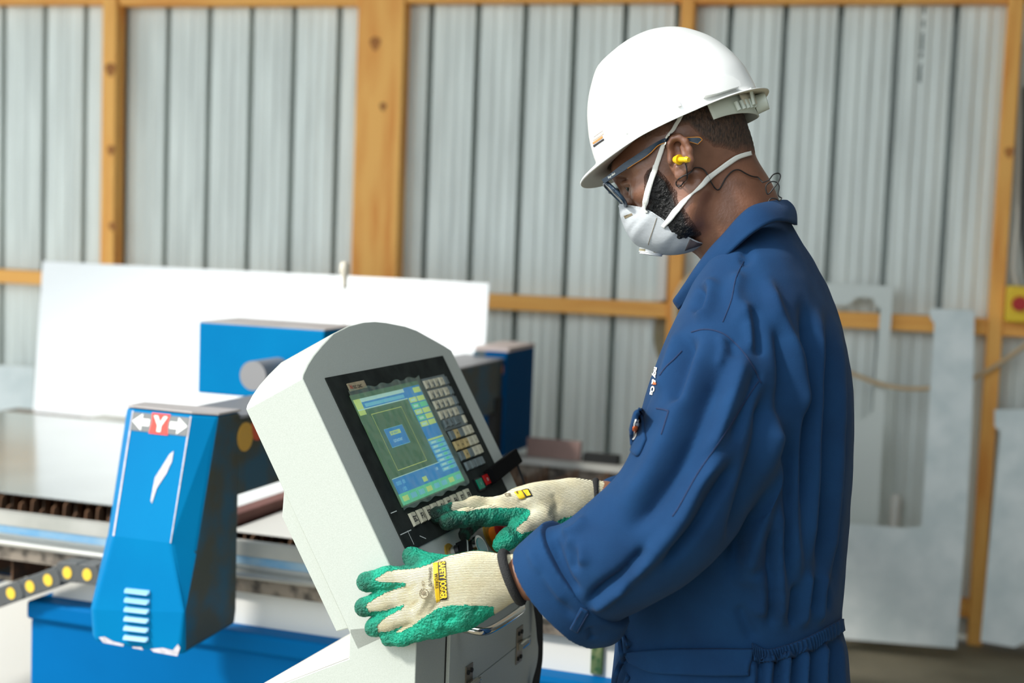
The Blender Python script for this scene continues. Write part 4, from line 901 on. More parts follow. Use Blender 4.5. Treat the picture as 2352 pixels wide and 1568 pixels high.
# ------------------------------------------------------------------ hard hat
hp_t = math.radians(23)
ef = np.array([-math.cos(yw) * math.cos(hp_t), math.sin(hp_t), math.sin(yw) * math.cos(hp_t)]); eu = np.array([-math.cos(yw) * math.sin(hp_t), -math.cos(hp_t), math.sin(yw) * math.sin(hp_t)])
el_ = np.cross(eu, ef); el_ = el_ if el_[2] < 0 else -el_
def epx(px, py, o, c=0.0):
    d = pix(px, py, 1.0); t = ((o + c * el_) @ el_) / (d @ el_); q = d * t - o; return q @ ef, q @ eu
EO = pix(1562, 290, 2.06)
prof_px = [(1361, 345), (1353, 295), (1353, 247), (1363, 200), (1377, 156), (1411, 123), (1448, 95.5), (1492, 75), (1537, 67), (1566, 68), (1607, 79), (1670, 112), (1707, 147), (1722, 172), (1738, 206)]
prof = [epx(x, y, EO) for x, y in prof_px]
th_ = np.array([math.atan2(z, x) for x, z in prof]); rr_ = np.array([math.hypot(x, z) for x, z in prof])
o_ = np.argsort(th_); th_, rr_ = th_[o_], rr_[o_]
thg = np.linspace(-.25, math.pi + .25, 200); rg = np.interp(thg, th_, rr_); 
for _ in range(6): rg[1:-1] = .25 * rg[:-2] + .5 * rg[1:-1] + .25 * rg[2:]
def Rth(t): return np.interp(t, thg, rg)
HB_W = .104
NA, NE = 96, 40
def dome(inset=0.0):
    V = np.zeros((NE + 1, NA, 3))
    for i in range(NE + 1):
        e = math.pi / 2 * (i / NE)
        for j in range(NA):
            ph = 2 * math.pi * j / NA; d = np.array([math.cos(e) * math.cos(ph), math.cos(e) * math.sin(ph), math.sin(e)])
            t = math.atan2(d[2], d[0]); r = 1 / math.sqrt((math.hypot(d[0], d[2]) / Rth(t)) ** 2 + (abs(d[1]) / HB_W) ** 2 + 1e-12)
            p = d * r
            ridge = .0032 * math.exp(-(p[1] / .020) ** 2) * sm(.25, .6, e / (math.pi / 2)) + .0018 * (math.exp(-((abs(p[1]) - .045) / .008) ** 2)) * sm(.3, .6, e / (math.pi / 2)) * .5
            V[i, j] = p * (1 + (ridge - inset) / r)
    return V
def sm(a, b, x): t = min(1, max(0, (x - a) / (b - a))); return t * t * (3 - 2 * t)
D0 = dome(); D1 = dome(.0035)
def h2w(p): return c2w(EO + np.asarray(p) @ np.array([ef, el_, eu]))
v = []; f = []; mi = []
# rows from the crown down the outside, round the brim, then up the inside
rows = [D0[i] for i in range(NE, -1, -1)]
ph = 2 * np.pi * np.arange(NA) / NA; rim = D0[0]; rad = np.stack([np.cos(ph) * 1.0, np.sin(ph), 0 * ph], 1); 
pk = np.clip((np.cos(ph) - .35) / .65, 0, 1); pk = pk * pk * (3 - 2 * pk); bk = np.clip((-np.cos(ph) - .3) / .7, 0, 1)
def brim(ext, drop): return rim + rad * (.0065 + .027 * pk + .009 * bk)[:, None] * ext + np.array([0, 0, -1.0]) * ((.008 + .010 * pk - .002 * bk) * drop)[:, None] + np.array([0, 0, -1.0]) * .0
rows += [brim(.18, .35), brim(.55, .65), brim(.92, .95), brim(1.0, 1.08), brim(.97, 1.2), brim(.85, 1.18), brim(.45, .95), brim(-.35, .8)]
nout = len(rows)
rows += [D1[0] + np.array([0, 0, -.004]), ] + [D1[i] for i in range(1, NE + 1)]
R0 = np.array(rows); nr = len(R0); v = h2w(R0.reshape(-1, 3))
f = [(i * NA + j, i * NA + (j + 1) % NA, (i + 1) * NA + (j + 1) % NA, (i + 1) * NA + j) for i in range(nr - 1) for j in range(NA)]
mi = [0 if i < nout - 4 else 1 for i in range(nr - 1) for j in range(NA)]
hat = obj('hard_hat', v, f, [M_helmet, M_helin], man, smooth=True, midx=mi)
HATB = bvh_of(v[:(NE + 4) * NA], f[:(NE + 3) * NA])
# accessory slot, ribs, badge stripes
def raised(name, poly, h, m, base=HATB, par=hat, inset=.75):
    b, _ = flat_on(base, poly, -.001, 2.0, 4); c = np.mean(b, 0); r = nrm(CO - c); cc = np.mean(poly, 0)
    t, _ = flat_on(base, [tuple(cc + (np.array(q) - cc) * inset) for q in poly], h, 2.0, 4); k = len(b)
    return obj(name, list(b) + list(t), [tuple(range(k, 2 * k))] + [(i, (i + 1) % k, k + (i + 1) % k, k + i) for i in range(k)], m, par)
def pad_(name, A, B, off, th, m, par=hat, n=10, mm=5):
    v, f = patch(HATB, A, B, n, mm, off, th); return obj(name, v, f, m, par, auto=50)
pad_('accessory_slot', [(1612, 197), (1640, 189), (1664, 182), (1686, 194)], [(1615, 226), (1640, 221), (1668, 212), (1690, 205)], .0055, .013, M_helmet)
pad_('shell_rib', [(1550, 232), (1554, 231), (1558, 231)], [(1557, 246), (1561, 245), (1565, 244)], .002, .005, M_helmet); pad_('shell_rib', [(1423, 285), (1426, 284), (1429, 284)], [(1438, 308), (1441, 307), (1443, 306)], .0016, .004, M_helmet)
for A, B, m in (([(1363, 334), (1375, 326), (1387, 318)], [(1365, 338), (1376, 330), (1388, 322)], M_pblk), ([(1362, 327), (1373, 319.5), (1384, 312)], [(1363, 331.5), (1374, 324), (1385, 316.5)], mat('orange_stripe', C(226, 140, 70), .4)),
    ([(1362, 320), (1374, 312), (1386, 304)], [(1363, 323.5), (1375, 315.5), (1387, 307.5)], mat('pale_orange_stripe', C(244, 206, 178), .4)), ([(1363, 311), (1374, 303), (1384, 296)], [(1364, 315), (1375, 307), (1385, 300)], mat('peach_stripe', C(248, 226, 210), .4))): pad_('badge_stripe', A, B, .0006, .0005, m, n=6, mm=3)
# suspension: band round the back of the head, ratchet, hanger
def surf_band(pts_top, pts_bot, off, th, name, m, par=hat, n=24): v, f = patch(HB, pts_top, pts_bot, n, 6, off, th, 2.0); return obj(name, v, f, m, par, smooth=True)
def arcband(c0, c1, z0, z1, rx, ry, n=40):      # band on an ellipse in helmet coordinates
    V = np.zeros((n, 2, 3)); N = np.zeros((n, 2, 3))
    for i, a in enumerate(np.linspace(c0, c1, n)):
        for j, z in enumerate((z0, z1)):
            zz = z(a) if callable(z) else z; V[i, j] = h2w([rx * math.cos(a) - .002, ry * math.sin(a), zz]); N[i, j] = (np.array([ef, el_, eu]).T @ np.array([math.cos(a), math.sin(a), 0])) @ CM.T
    return thick(V, N, .0022)
zl = lambda a: -.0 - .014 - .020 * sm(.62, .80, abs(a) / math.pi) 
v, f = arcband(math.radians(118), math.radians(242), .012, lambda a: -.030 - .004 * math.cos((a - math.pi) * 3), .1055, .0845); obj('headband', v, f, M_band, hat, smooth=True)
v, f = arcband(math.radians(148), math.radians(212), .0, -.020, .1115, .0905); obj('nape_pad', v, f, M_helin, hat, smooth=True)
mb = MB()
for k in range(5):
    a0 = math.radians(141 + k * 5.5); mb.cyl(h2w([.1135 * math.cos(a0), .0905 * math.sin(a0), -.013]), h2w([.1135 * math.cos(a0), .0905 * math.sin(a0), -.026]), .0032, n=10)
mb.obj('ratchet_ribs', M_band, hat)
tag(bpy.data.objects['ratchet_ribs'], kind='stuff')
mb = MB(); mb.cyl(h2w([-.110, .0, -.018]), h2w([-.127, .0, -.020]), .014, .012, n=18); mb.obj('ratchet_knob', M_band, hat, auto=40)
for s_ in (-1, 1):
    mb = MB(); mb.hexa([h2w(q) for q in ((-.1075, s_ * .030, -.024), (-.1115, s_ * .030, -.024), (-.1105, s_ * .040, -.024), (-.1065, s_ * .040, -.024), (-.112, s_ * .031, .0), (-.116, s_ * .031, .0), (-.115, s_ * .039, .0), (-.111, s_ * .039, .0))]); mb.obj('strap_hanger', M_band, hat, bevel=.0008)
# ------------------------------------------------------------------ face mask
rimN = [(1423, 470), (1430, 471), (1445, 473), (1462, 475.5), (1478, 479), (1492, 485), (1510, 496.5), (1530, 510), (1548, 523), (1565, 535), (1585, 547), (1604, 556), (1621, 560)]
rimM = [(1423, 470), (1425, 482), (1428.5, 498), (1433, 513), (1440, 530), (1449, 545), (1461, 560), (1482, 572), (1510, 581), (1540, 584), (1572, 580), (1600, 570), (1621, 560)]
k = 41; rN, rM = spline(rimN, k), spline(rimM, k)
cw = np.interp(np.linspace(0, 1, k), [0, .06, .2, .45, .7, .9, 1], [.004, .016, .040, .056, .052, .030, .006])
V = []
for i in range(k):
    c = cw[i]; a1, b1 = hpx(rN[i][0], rN[i][1], c); a0, b0 = hpx(rM[i][0], rM[i][1], 0.0); row = []
    for t in np.linspace(-1, 1, 33):
        an = t * math.pi / 2; ct = math.cos(an) ** .8; pl = .0017 * math.sin(i * 1.05 + 1.3 * math.sin(i * .4)) * abs(math.sin(an)) ** 2 * (1 if abs(t) < .985 else 0)
        a, b = a1 + (a0 - a1) * ct, b1 + (b0 - b1) * ct; row.append(hp(a + pl, b - pl * .5, c * math.sin(an)))
    V.append(row)
V = c2w(np.array(V)); N = np.cross(np.gradient(V, axis=0), np.gradient(V, axis=1)); N /= np.linalg.norm(N, axis=2)[:, :, None] + 1e-12
cen_m = c2w(hp(.05, -.06, 0)); N *= np.sign((N * (V - cen_m)).sum(2))[:, :, None]
v, f = thick(V, N, .0022); fm = obj('face_mask', v, f, M_mask, man, smooth=True)
MKB = bvh_of(v, f)
for side in (0, 32):
    mb = MB(); mb.tube([V[i, side] + N[i, side] * .0006 for i in range(k)], .0012, 6); mb.obj('stitched_rim', M_maskedge, fm, smooth=True)
p_, f_ = flat_on(MKB, [(1433, 495.5), (1451, 489.5), (1454, 494), (1436, 502)], .0006); obj('nose_clip_mark', p_, f_, M_pgry, fm)
v, f = ribbon(MKB, [(1508.5, 500), (1501, 524), (1494, 545), (1489, 562)], 14, 1.2, .0006, .0004); obj('moulded_seam', v, f, M_pgry, fm)
v, f = patch(MKB, [(1584, 549), (1598, 555), (1612, 559)], [(1573, 575), (1590, 569), (1610, 563)], 8, 5, .0005, .0006); obj('dark_print_panel', v, f, mat('dark_mask_print', C(92, 82, 84), .8), fm, smooth=True)
# exhale valve at the front
va = hp(*hpx(1496, 577, 0), 0); vd = nrm(-.55 * hf * -1 + -.8 * hu); vr = nrm(np.cross(vd, hl)); 
cV = c2w(va); dV = vd @ CM.T; rV = vr @ CM.T; lV = hl @ CM.T
mb = MB()
for (h0, h1, rx, ry) in ((-.004, .003, .018, .017), (.003, .0055, .0165, .0155)):
    q = 24; ring0 = [cV + dV * h0 + rV * rx * math.cos(a) + lV * ry * math.sin(a) for a in np.arange(q) * 2 * math.pi / q]; ring1 = [cV + dV * h1 + rV * rx * math.cos(a) + lV * ry * math.sin(a) for a in np.arange(q) * 2 * math.pi / q]
    mb.add(ring0 + ring1, [tuple(range(q))[::-1], tuple(range(q, 2 * q))] + [(i, (i + 1) % q, q + (i + 1) % q, q + i) for i in range(q)])
vo = mb.obj('exhale_valve', M_valve, fm, auto=40)
for a0, a1 in ((200, 262), (284, 335), (110, 160), (20, 70)):
    mb = MB(); q = []
    for h_ in (-.0015, .0018):
        for a in np.radians(np.linspace(a0, a1, 7)): q.append(cV + dV * h_ + rV * .0182 * math.cos(a) + lV * .0172 * math.sin(a))
    mb.add(q, [(i, i + 1, 8 + i, 7 + i) for i in range(6)]); mb.obj('valve_slot', M_valveslot, vo, fix=False)
# straps
v, f = ribbon(HB2, [(1486, 488), (1481, 480), (1485, 461), (1492, 431), (1502, 399), (1511.5, 370), (1521, 343), (1528, 326)], 40, 10.5, .0030, .0011); obj('upper_strap', v, f, M_elastic, fm, smooth=True)
v, f = ribbon(HB2, [(1529, 324), (1536, 313), (1545, 301), (1552, 288), (1559, 277), (1566, 264), (1574, 250)], 24, [6, 9, 9, 8, 9, 10], .0040, .0011); obj('upper_strap', v, f, M_elastic, fm, smooth=True)
v, f = ribbon(HB2, [(1525, 520), (1529, 515), (1541, 502), (1553, 486), (1571, 465), (1592, 443), (1610, 427), (1628, 408), (1662, 381), (1690, 362), (1709, 355.5), (1722, 352)], 60, [9, 9, 12, 13, 11, 4, 9, 12, 12, 11.5, 11, 11], .0030, .0011); obj('lower_strap', v, f, M_elastic, fm, smooth=True)
# ------------------------------------------------------------------ spectacles
sg = bpy.data.objects.new('spectacles', None); COL.objects.link(sg); attach(sg, man)
def subpart(o): return o
def temple(side):
    top = [(1382, 413), (1402, 399), (1430, 377), (1458, 358.5), (1486, 340), (1514, 323.5), (1533, 316.5), (1560, 316), (1585, 316), (1606, 315.5), (1613, 321)]
    bot = [(1389, 421), (1406, 410), (1430, 394.5), (1455, 378), (1479, 363), (1496, 350), (1514, 333), (1540, 325), (1566, 323), (1586, 326), (1603, 331)]
    cz = [.066, .068, .071, .074, .0765, .0785, .080, .0815, .081, .080, .0785]
    T = spline(np.c_[top, cz], 50); B_ = spline(np.c_[bot, cz], 50); V = np.zeros((50, 4, 3))
    for i in range(50):
        for j in range(4):
            t = j / 3; x, y, c = T[i] * (1 - t) + B_[i] * t; a, b = hpx(x, y, c); V[i, j] = c2w(hp(a, b, c * side))
    N = np.zeros_like(V) + (hl * side) @ CM.T; v, f = thick(V, N, .0032)
    o = obj('temple', v, f, M_frame, sg)
    mb = MB(); mb.tube([V[i, 3] + N[i, 3] * .0010 for i in range(12, 34)], .0007, 6); mb.obj('amber_edge', M_frameor, o, smooth=True)
    mb = MB(); mb.tube([V[i, 0] + N[i, 0] * .001 for i in range(36, 50)] + [V[49, j] + N[49, j] * .001 for j in (1, 2)] + [V[i, 3] + N[i, 3] * .001 for i in range(49, 37, -1)], .0008, 6); mb.obj('amber_edge', M_frameor, o, smooth=True)
    return v, f, o
tv, tf, to = temple(1); temple(-1)
TB = bvh_of(tv, tf); v, f = drape_text(TB, 'Ray-Ban', (1397.5, 410.5), (16, -11.5), (-1.6, -4.6), .0004, .05); obj('script_logo', v, f, M_white, to, fix=False)
gA = hpx(1383, 415, .066); gB = hpx(1438, 468, .050); gm = ((gA[0] + gB[0]) / 2, (gA[1] + gB[1]) / 2); gdir = nrm([gB[0] - gA[0], gB[1] - gA[1]]); gh = np.hypot(gB[0] - gA[0], gB[1] - gA[1]) / 2
for s_ in (-1, 1):
    loop = []
    for a in np.arange(28) * 2 * math.pi / 28:
        x = math.copysign(abs(math.cos(a)) ** .6, math.cos(a)); y = math.copysign(abs(math.sin(a)) ** .6, math.sin(a))
        c = .037 + .027 * x; da = -.010 * ((c - .0) / .066) ** 2 + .010
        loop.append(c2w(hp(gm[0] - gdir[0] * gh * y * .96 + da - .004, gm[1] - gdir[1] * gh * y * .96, s_ * c)))
    mb = MB(); mb.tube(loop + [loop[0], loop[1]], .0029, 8); mb.obj('lens_rim', M_frame, sg, smooth=True)
    c0 = np.mean(loop, 0); obj('lens', [c0 + (np.array(q) - c0) * .97 for q in loop] + [c0 + hf @ CM.T * .0015 + (np.array(q) - c0) * .97 for q in loop], [tuple(range(28)), tuple(range(28, 56))[::-1]] + [(i, (i + 1) % 28, 28 + (i + 1) % 28, 28 + i) for i in range(28)], M_glass, sg)
mb = MB(); mb.tube(spline([c2w(hp(gm[0] + .009, gm[1] + .012, -.012)), c2w(hp(gm[0] + .013, gm[1] + .014, 0)), c2w(hp(gm[0] + .009, gm[1] + .012, .012))], 9), .0026, 8); mb.obj('bridge', M_frame, sg, smooth=True)
# ------------------------------------------------------------------ corded ear plug
pc = pix(1557, 366.5, 1.9655); pd = nrm(np.array([.62, .10, -.78])); pw = pd @ CM.T; c_ = c2w(pc)
mb = MB(); mb.cyl(c_ - pw * .006, c_ + pw * .0005, .0045, .0068, n=20); mb.cyl(c_ + pw * .0005, c_ + pw * .0035, .0068, .0072, n=24)
mb.cyl(c_ + pw * .0035, c_ + pw * .016, .0040, .0036, n=16); mb.cyl(c_ + pw * .016, c_ + pw * .021, .0046, .0034, n=16)
epl = mb.obj('ear_plug', M_plug, man, auto=40)
s1 = drape_path(HB, [(1576, 374), (1578, 388), (1577, 402), (1573, 418), (1565, 428), (1557, 428), (1553, 421), (1558, 411), (1571, 402), (1583, 394), (1594, 386), (1606, 386), (1616, 392), (1623, 405), (1632, 424), (1645, 437), (1655, 430), (1665, 411), (1680, 394), (1695, 391), (1710, 400), (1725, 407), (1738, 409)], 110, .0028, 2.0)
tail = [W(x, y, min(z, 2.005)) for x, y, z in ((1752, 419, 2.015), (1766, 413, 2.005), (1776, 401, 2.0), (1788, 398, 2.02), (1792.5, 405, 2.02), (1786.5, 419, 2.025), (1776, 433, 2.03), (1764, 446, 2.035), (1759, 434, 2.03), (1761, 424, 2.025), (1772, 417, 2.02), (1784, 419, 2.02), (1789.6, 429, 2.025), (1787, 444, 2.03), (1789, 451, 2.03), (1795, 455, 2.025), (1790, 461, 2.02), (1783, 457, 2.025), (1774, 455, 2.03), (1768, 458, 2.035), (1762, 470, 2.05))]
mb = MB(); mb.tube(np.concatenate([[c2w(pc + pd * .019)], s1[1:], spline(tail, 110)]), .00095, 8); mb.obj('plug_cord', M_cord, epl, smooth=True)
# ------------------------------------------------------------------ coveralls
CV = Field([-.012, -.205, 1.70], [.69, .66, 2.46], .0042)
st = np.array([  # y, left, right edge in the view, sideways half depth
 (470, 1720, 1800, .055), (510, 1690, 1822, .075), (560, 1640, 1850, .11), (600, 1612, 1880, .145), (650, 1585, 1911, .178), (700, 1560, 1934, .202), (750, 1537, 1948, .213), (800, 1517, 1958, .215), (850, 1500, 1964, .213), (900, 1483, 1967, .212),
 (950, 1470, 1967, .212), (1000, 1462, 1966, .212), (1050, 1458, 1963, .210), (1100, 1452, 1960, .206), (1200, 1440, 1952, .200), (1300, 1427, 1941, .19), (1400, 1417, 1928, .176), (1440, 1417, 1927, .172), (1490, 1415, 1941, .180), (1568, 1408, 1951, .192), (1700, 1400, 1962, .20), (1900, 1400, 1960, .2)])
ZB = 2.075; cby = math.radians(20)
yv = (st[:, 0] - CY) / F * ZB; cxv = ((st[:, 1] + st[:, 2]) / 2 - CX) / F * ZB; wv_ = (st[:, 2] - st[:, 1]) / 2 / F * ZB; Bv = st[:, 3]
Av = np.sqrt(np.maximum((wv_ ** 2 - (Bv * math.sin(cby)) ** 2), 1e-4)) / math.cos(cby)
yy = CV.Y.ravel(); cxg = np.interp(yy, yv, cxv)[None, :, None].astype(np.float32); Ag = np.interp(yy, yv, Av)[None, :, None].astype(np.float32); Bg = np.interp(yy, yv, Bv)[None, :, None].astype(np.float32)
dx = CV.X - cxg; dz = CV.Z - np.float32(ZB)
qf = dx * -math.cos(cby) + dz * math.sin(cby); ql = dx * -math.sin(cby) - dz * math.cos(cby)
rho = ((np.abs(qf) / Ag) ** 2.25 + (np.abs(ql) / Bg) ** 2.25) ** (1 / 2.25)
g = ((rho - 1) * np.minimum(Ag, Bg)).astype(np.float32)
g = np.where(CV.Y < yv[0], .2, g); CV.d[...] = g; del g, rho, qf, ql, dx, dz
slv = [(1712, 745, 84, 1.975), (1692, 800, 98, 1.935), (1668, 870, 108, 1.90), (1638, 960, 117, 1.868), (1600, 1060, 121, 1.848), (1564, 1154, 115, 1.838), (1490, 1229, 110, 1.840), (1414, 1277, 104, 1.852), (1347, 1316, 92, 1.870), (1306, 1332, 86, 1.876)]
CV.limb(lim(slv), .05)
CV.blob(pix(1268, 1275, 1.874), (.026, .028, .034), .03); CV.blob(pix(1350, 1390, 1.872), (.032, .032, .034), .03)
CV.blob(pix(1255, 1250, 1.872), (.018, .016, .02), .02)
# far sleeve
CV.limb(lim([(1735, 770, 90, 2.17), (1660, 900, 88, 2.25), (1585, 1060, 76, 2.32), (1480, 1136, 54, 2.30), (1414, 1141, 47, 2.270)]), .04)
cvv, cvf = CV.mesh(2)
# turned-up cuff: elliptical band, open at the hand end
CU = Field(pix(1150, 1200, 1.78), pix(1440, 1500, 1.98), .0030)
axc = nrm(pix(1262, 1368, 1.885) - pix(1322, 1322, 1.868)); mj = nrm(pix(1362, 1478, 1.88) - pix(1178, 1270, 1.88)); mj = nrm(mj - (mj @ axc) * axc); mn = np.cross(axc, mj)
cc0 = pix(1309, 1341, 1.877); ux = CU.X - cc0[0]; uy = CU.Y - cc0[1]; uz = CU.Z - cc0[2]
ta = ux * axc[0] + uy * axc[1] + uz * axc[2]; tm = ux * mj[0] + uy * mj[1] + uz * mj[2]; tn = ux * mn[0] + uy * mn[1] + uz * mn[2]
flr = 1 + .10 * np.sin(ta * 60) * 0
Rm, Rn = .081, .066
rr = np.sqrt((tm / (Rm * (1 - .6 * ta))) ** 2 + (tn / Rn) ** 2); band = (rr - 1) * .066
gcu = np.maximum(band, np.abs(ta) - .025); gcu = np.maximum(gcu, -( (rr - .92) * .066 + np.where(ta < -.02, .02, 0)))
gcu = np.where(ta > -.016, gcu, np.maximum(band, np.abs(ta) - .025))
CU.d[...] = (gcu - .003).astype(np.float32)
CU.blob(pix(1388, 1448, 1.872), (.022, .017, .026), .022); CU.blob(pix(1405, 1432, 1.872), (.012, .012, .018), .014)
cuv, cuf = CU.mesh(3)
def strokes(v, f, lst, gain=1.0):             # soft folds raised or sunk along lines on the side that faces the camera
    n = normals(v, f); vw = -v / np.linalg.norm(v, axis=1)[:, None]; fac = np.clip((n * vw).sum(1) * 2.2 + .15, 0, 1); x, y = cpx(v); d = np.zeros(len(v))
    for amp, wd, pl in lst:
        pl = np.array(pl, float); s_ = spline(pl, 4 * len(pl)) if len(pl) > 2 else pl
        bx = (x > s_[:, 0].min() - 3 * wd) & (x < s_[:, 0].max() + 3 * wd) & (y > s_[:, 1].min() - 3 * wd) & (y < s_[:, 1].max() + 3 * wd); i = np.where(bx)[0]
        if not len(i): continue
        q, t = polydist(x[i], y[i], s_); d[i] += amp * np.exp(-(q / wd) ** 2) * np.clip(np.minimum(t, 1 - t) * 6 + .12, 0, 1) * fac[i] * gain
    return v + n * d[:, None]
back = [
 (.010, 15, [(1761, 640), (1776, 700), (1800, 760), (1826, 830), (1838, 960)]), (-.009, 13, [(1782, 720), (1795, 785), (1802, 869), (1797, 980), (1785, 1100)]),
 (-.010, 12, [(1842, 690), (1856, 800), (1850, 980), (1845, 1180)]), (.008, 12, [(1877, 700), (1876, 860), (1868, 1060), (1858, 1300)]), (-.009, 10, [(1899, 720), (1902, 880), (1893, 1080), (1880, 1320)]), (.008, 10, [(1922, 700), (1930, 850), (1921, 1060), (1900, 1340)]), (-.008, 8, [(1942, 760), (1947, 900), (1938, 1100), (1915, 1360)]),
 (.007, 12, [(1832, 862), (1825, 1010), (1822, 1203), (1833, 1340)]), (-.006, 10, [(1812, 1000), (1806, 1150), (1806, 1330)]),
 (.017, 26, [(1786, 940), (1770, 1040), (1748, 1170), (1716, 1290), (1695, 1345)]), (-.016, 22, [(1768, 880), (1752, 1010), (1728, 1120), (1700, 1220), (1684, 1330)]),
 (.008, 22, [(1735, 1310), (1752, 1370), (1745, 1420)]), (-.005, 12, [(1696, 1390), (1712, 1430), (1732, 1470)]), (.010, 14, [(1790, 1150), (1785, 1260), (1790, 1380), (1795, 1440)]), (-.008, 10, [(1764, 1210), (1768, 1330), (1772, 1440)]),
 (.007, 9, [(1860, 1310), (1850, 1380), (1842, 1440)]), (.007, 8, [(1893, 1310), (1884, 1370), (1878, 1430)]), (-.006, 7, [(1872, 1330), (1864, 1400)]), (-.006, 7, [(1905, 1330), (1898, 1400)]), (-.007, 8, [(1828, 1340), (1818, 1440)]),
 # hips below the elastic
 (.008, 9, [(1722, 1520), (1735, 1545), (1720, 1600)]), (-.008, 8, [(1745, 1515), (1742, 1600)]), (.008, 9, [(1768, 1510), (1760, 1600)]), (-.008, 8, [(1786, 1505), (1784, 1600)]), (.008, 8, [(1806, 1500), (1802, 1600)]), (-.008, 8, [(1826, 1495), (1822, 1600)]), (.008, 8, [(1848, 1490), (1842, 1600)]), (-.008, 8, [(1868, 1485), (1862, 1600)]), (.008, 8, [(1890, 1475), (1886, 1600)]), (-.008, 7, [(1908, 1470), (1908, 1600)]), (.007, 7, [(1925, 1460), (1932, 1600)]),
 # shoulder and chest
 (.006, 18, [(1700, 620), (1690, 680), (1712, 740)]), (-.006, 12, [(1706, 570), (1718, 588), (1700, 600)]), (-.010, 14, [(1613, 655), (1608, 690), (1600, 720)]), (.008, 16, [(1640, 640), (1628, 690), (1604, 740)]), (-.012, 16, [(1590, 770), (1570, 850), (1545, 930)]), (.006, 12, [(1560, 760), (1535, 840), (1515, 900)]),
 (-.005, 12, [(1730, 700), (1742, 760), (1746, 820)]), (.005, 12, [(1712, 690), (1722, 750), (1724, 810)]),
]
arm = [
 (.007, 24, [(1626, 775), (1592, 855), (1552, 950), (1512, 1045), (1466, 1120), (1415, 1168)]), (-.012, 26, [(1668, 830), (1620, 940), (1575, 1050), (1510, 1150), (1440, 1220)]),
 (.009, 18, [(1712, 812), (1690, 880), (1652, 990), (1620, 1050)]), (-.006, 12, [(1742, 850), (1712, 940), (1680, 1010)]), (.012, 18, [(1668, 1035), (1612, 1105), (1562, 1195), (1490, 1280), (1420, 1345)]), (-.011, 14, [(1690, 1060), (1640, 1140), (1590, 1220), (1520, 1300)]),
 (-.012, 12, [(1352, 1388), (1385, 1350), (1430, 1318), (1490, 1255)]), (.009, 10, [(1360, 1396), (1396, 1372), (1440, 1338)]), (.006, 14, [(1300, 1238), (1330, 1262), (1340, 1300)]), (-.005, 12, [(1318, 1240), (1322, 1270), (1316, 1310)]),
 (-.007, 10, [(1272, 1234), (1280, 1275), (1300, 1325), (1330, 1360)]), (.006, 12, [(1350, 1190), (1320, 1215), (1290, 1225)]),
 (.004, 8, [(1655, 770), (1660, 800), (1652, 840)]), (-.004, 8, [(1680, 780), (1688, 820)]),
]
cvv = strokes(cvv, cvf, back + arm, 1.45); cvv = relax(cvv, cvf, .4)
wn_ = vnoise(cvv, 16, 2) * .0018 + vnoise(cvv, 38, 4) * .0008; cvv = cvv + normals(cvv, cvf) * wn_[:, None]
cuv = strokes(cuv, cuf, [(.005, 12, [(1215, 1255), (1245, 1320), (1300, 1390)]), (-.004, 10, [(1232, 1300), (1268, 1365), (1320, 1420)]), (-.005, 8, [(1352, 1440), (1362, 1468)])])
cuv = cuv + normals(cuv, cuf) * (vnoise(cuv, 30, 8) * .0012)[:, None]
# legs of the coveralls and boots (below the frame)
LG = Field([.06, .58, 1.80], [.70, 1.52, 2.36], .010)
LG.limb([(pix(1690, 1700, 2.07), .17), (pix(1690, 1800, 2.07), .165)], .05)
for zz, xx in ((1.985, 1650), (2.165, 1670)): LG.limb([(pix(xx + 25, 1800, zz), .115), (pix(xx, 2250, zz), .088), (pix(xx + 20, 2740, zz), .082)], .06)
lgv, lgf = LG.mesh(2)
cov = obj('coveralls', np.concatenate([c2w(cvv), c2w(lgv)]), np.concatenate([cvf, lgf + len(cvv)]), M_navy, man, smooth=True, fix=False)
obj('turned_cuff', c2w(cuv), cuf, M_navy, cov, smooth=True, fix=False)
for zz, xx in ((1.985, 1668), (2.165, 1690)):
    BT = Field(pix(xx - 330, 2690, zz - .09), pix(xx + 160, 2935, zz + .09), .008); yb = (CO[2]) ; a = pix(xx, 2760, zz)
    wl = c2w(a); fwd = np.array([-math.cos(cby), math.sin(cby), 0]); b0 = np.array([wl[0], wl[1], .05])
    BT.limb([(a, .056), (w2c(b0), .056)], .03); BT.limb([(w2c(b0 - fwd * .03 + [0, 0, -.005]), .045), (w2c(b0 + fwd * .15 + [0, 0, -.005]), .044)], .03)
    b_v, b_f = BT.mesh(2); bw = c2w(b_v); bw[:, 2] = np.maximum(bw[:, 2], .0); obj('boot', bw, b_f, mat('black_boot', C(26, 24, 22), .5) if zz < 2 else bpy.data.materials['black_boot'], man, smooth=True, fix=False)
CB = bvh_of(c2w(cvv), cvf); CUB = bvh_of(c2w(cuv), cuf)
# collar: folded band round the neck
cs_ = [ # inner (neck) edge px,py,Z   outer edge px,py,Z
 ((1557, 692, 2.045), (1562, 708, 2.040)), ((1578, 657, 2.025), (1606, 660, 2.005)), ((1602, 620, 2.012), (1636, 628, 1.984)), ((1634, 577, 2.000), (1668, 594, 1.962)), ((1668, 540, 1.985), (1712, 552, 1.945)), ((1700, 503, 1.975), (1745, 527, 1.945)), ((1728, 480, 1.978), (1775, 512, 1.960)), ((1765, 470, 2.005), (1802, 510, 1.99)), ((1792, 466, 2.045), (1818, 514, 2.035)), ((1804, 466, 2.085), (1823, 517, 2.085)),
 ((1796, 468, 2.125), (1815, 515, 2.135)), ((1770, 475, 2.155), (1785, 515, 2.185)), ((1730, 490, 2.17), (1740, 530, 2.205)), ((1690, 530, 2.165), (1690, 570, 2.20)), ((1655, 590, 2.14), (1640, 630, 2.17)), ((1610, 650, 2.10), (1592, 680, 2.13)), ((1572, 690, 2.08), (1575, 705, 2.09))]
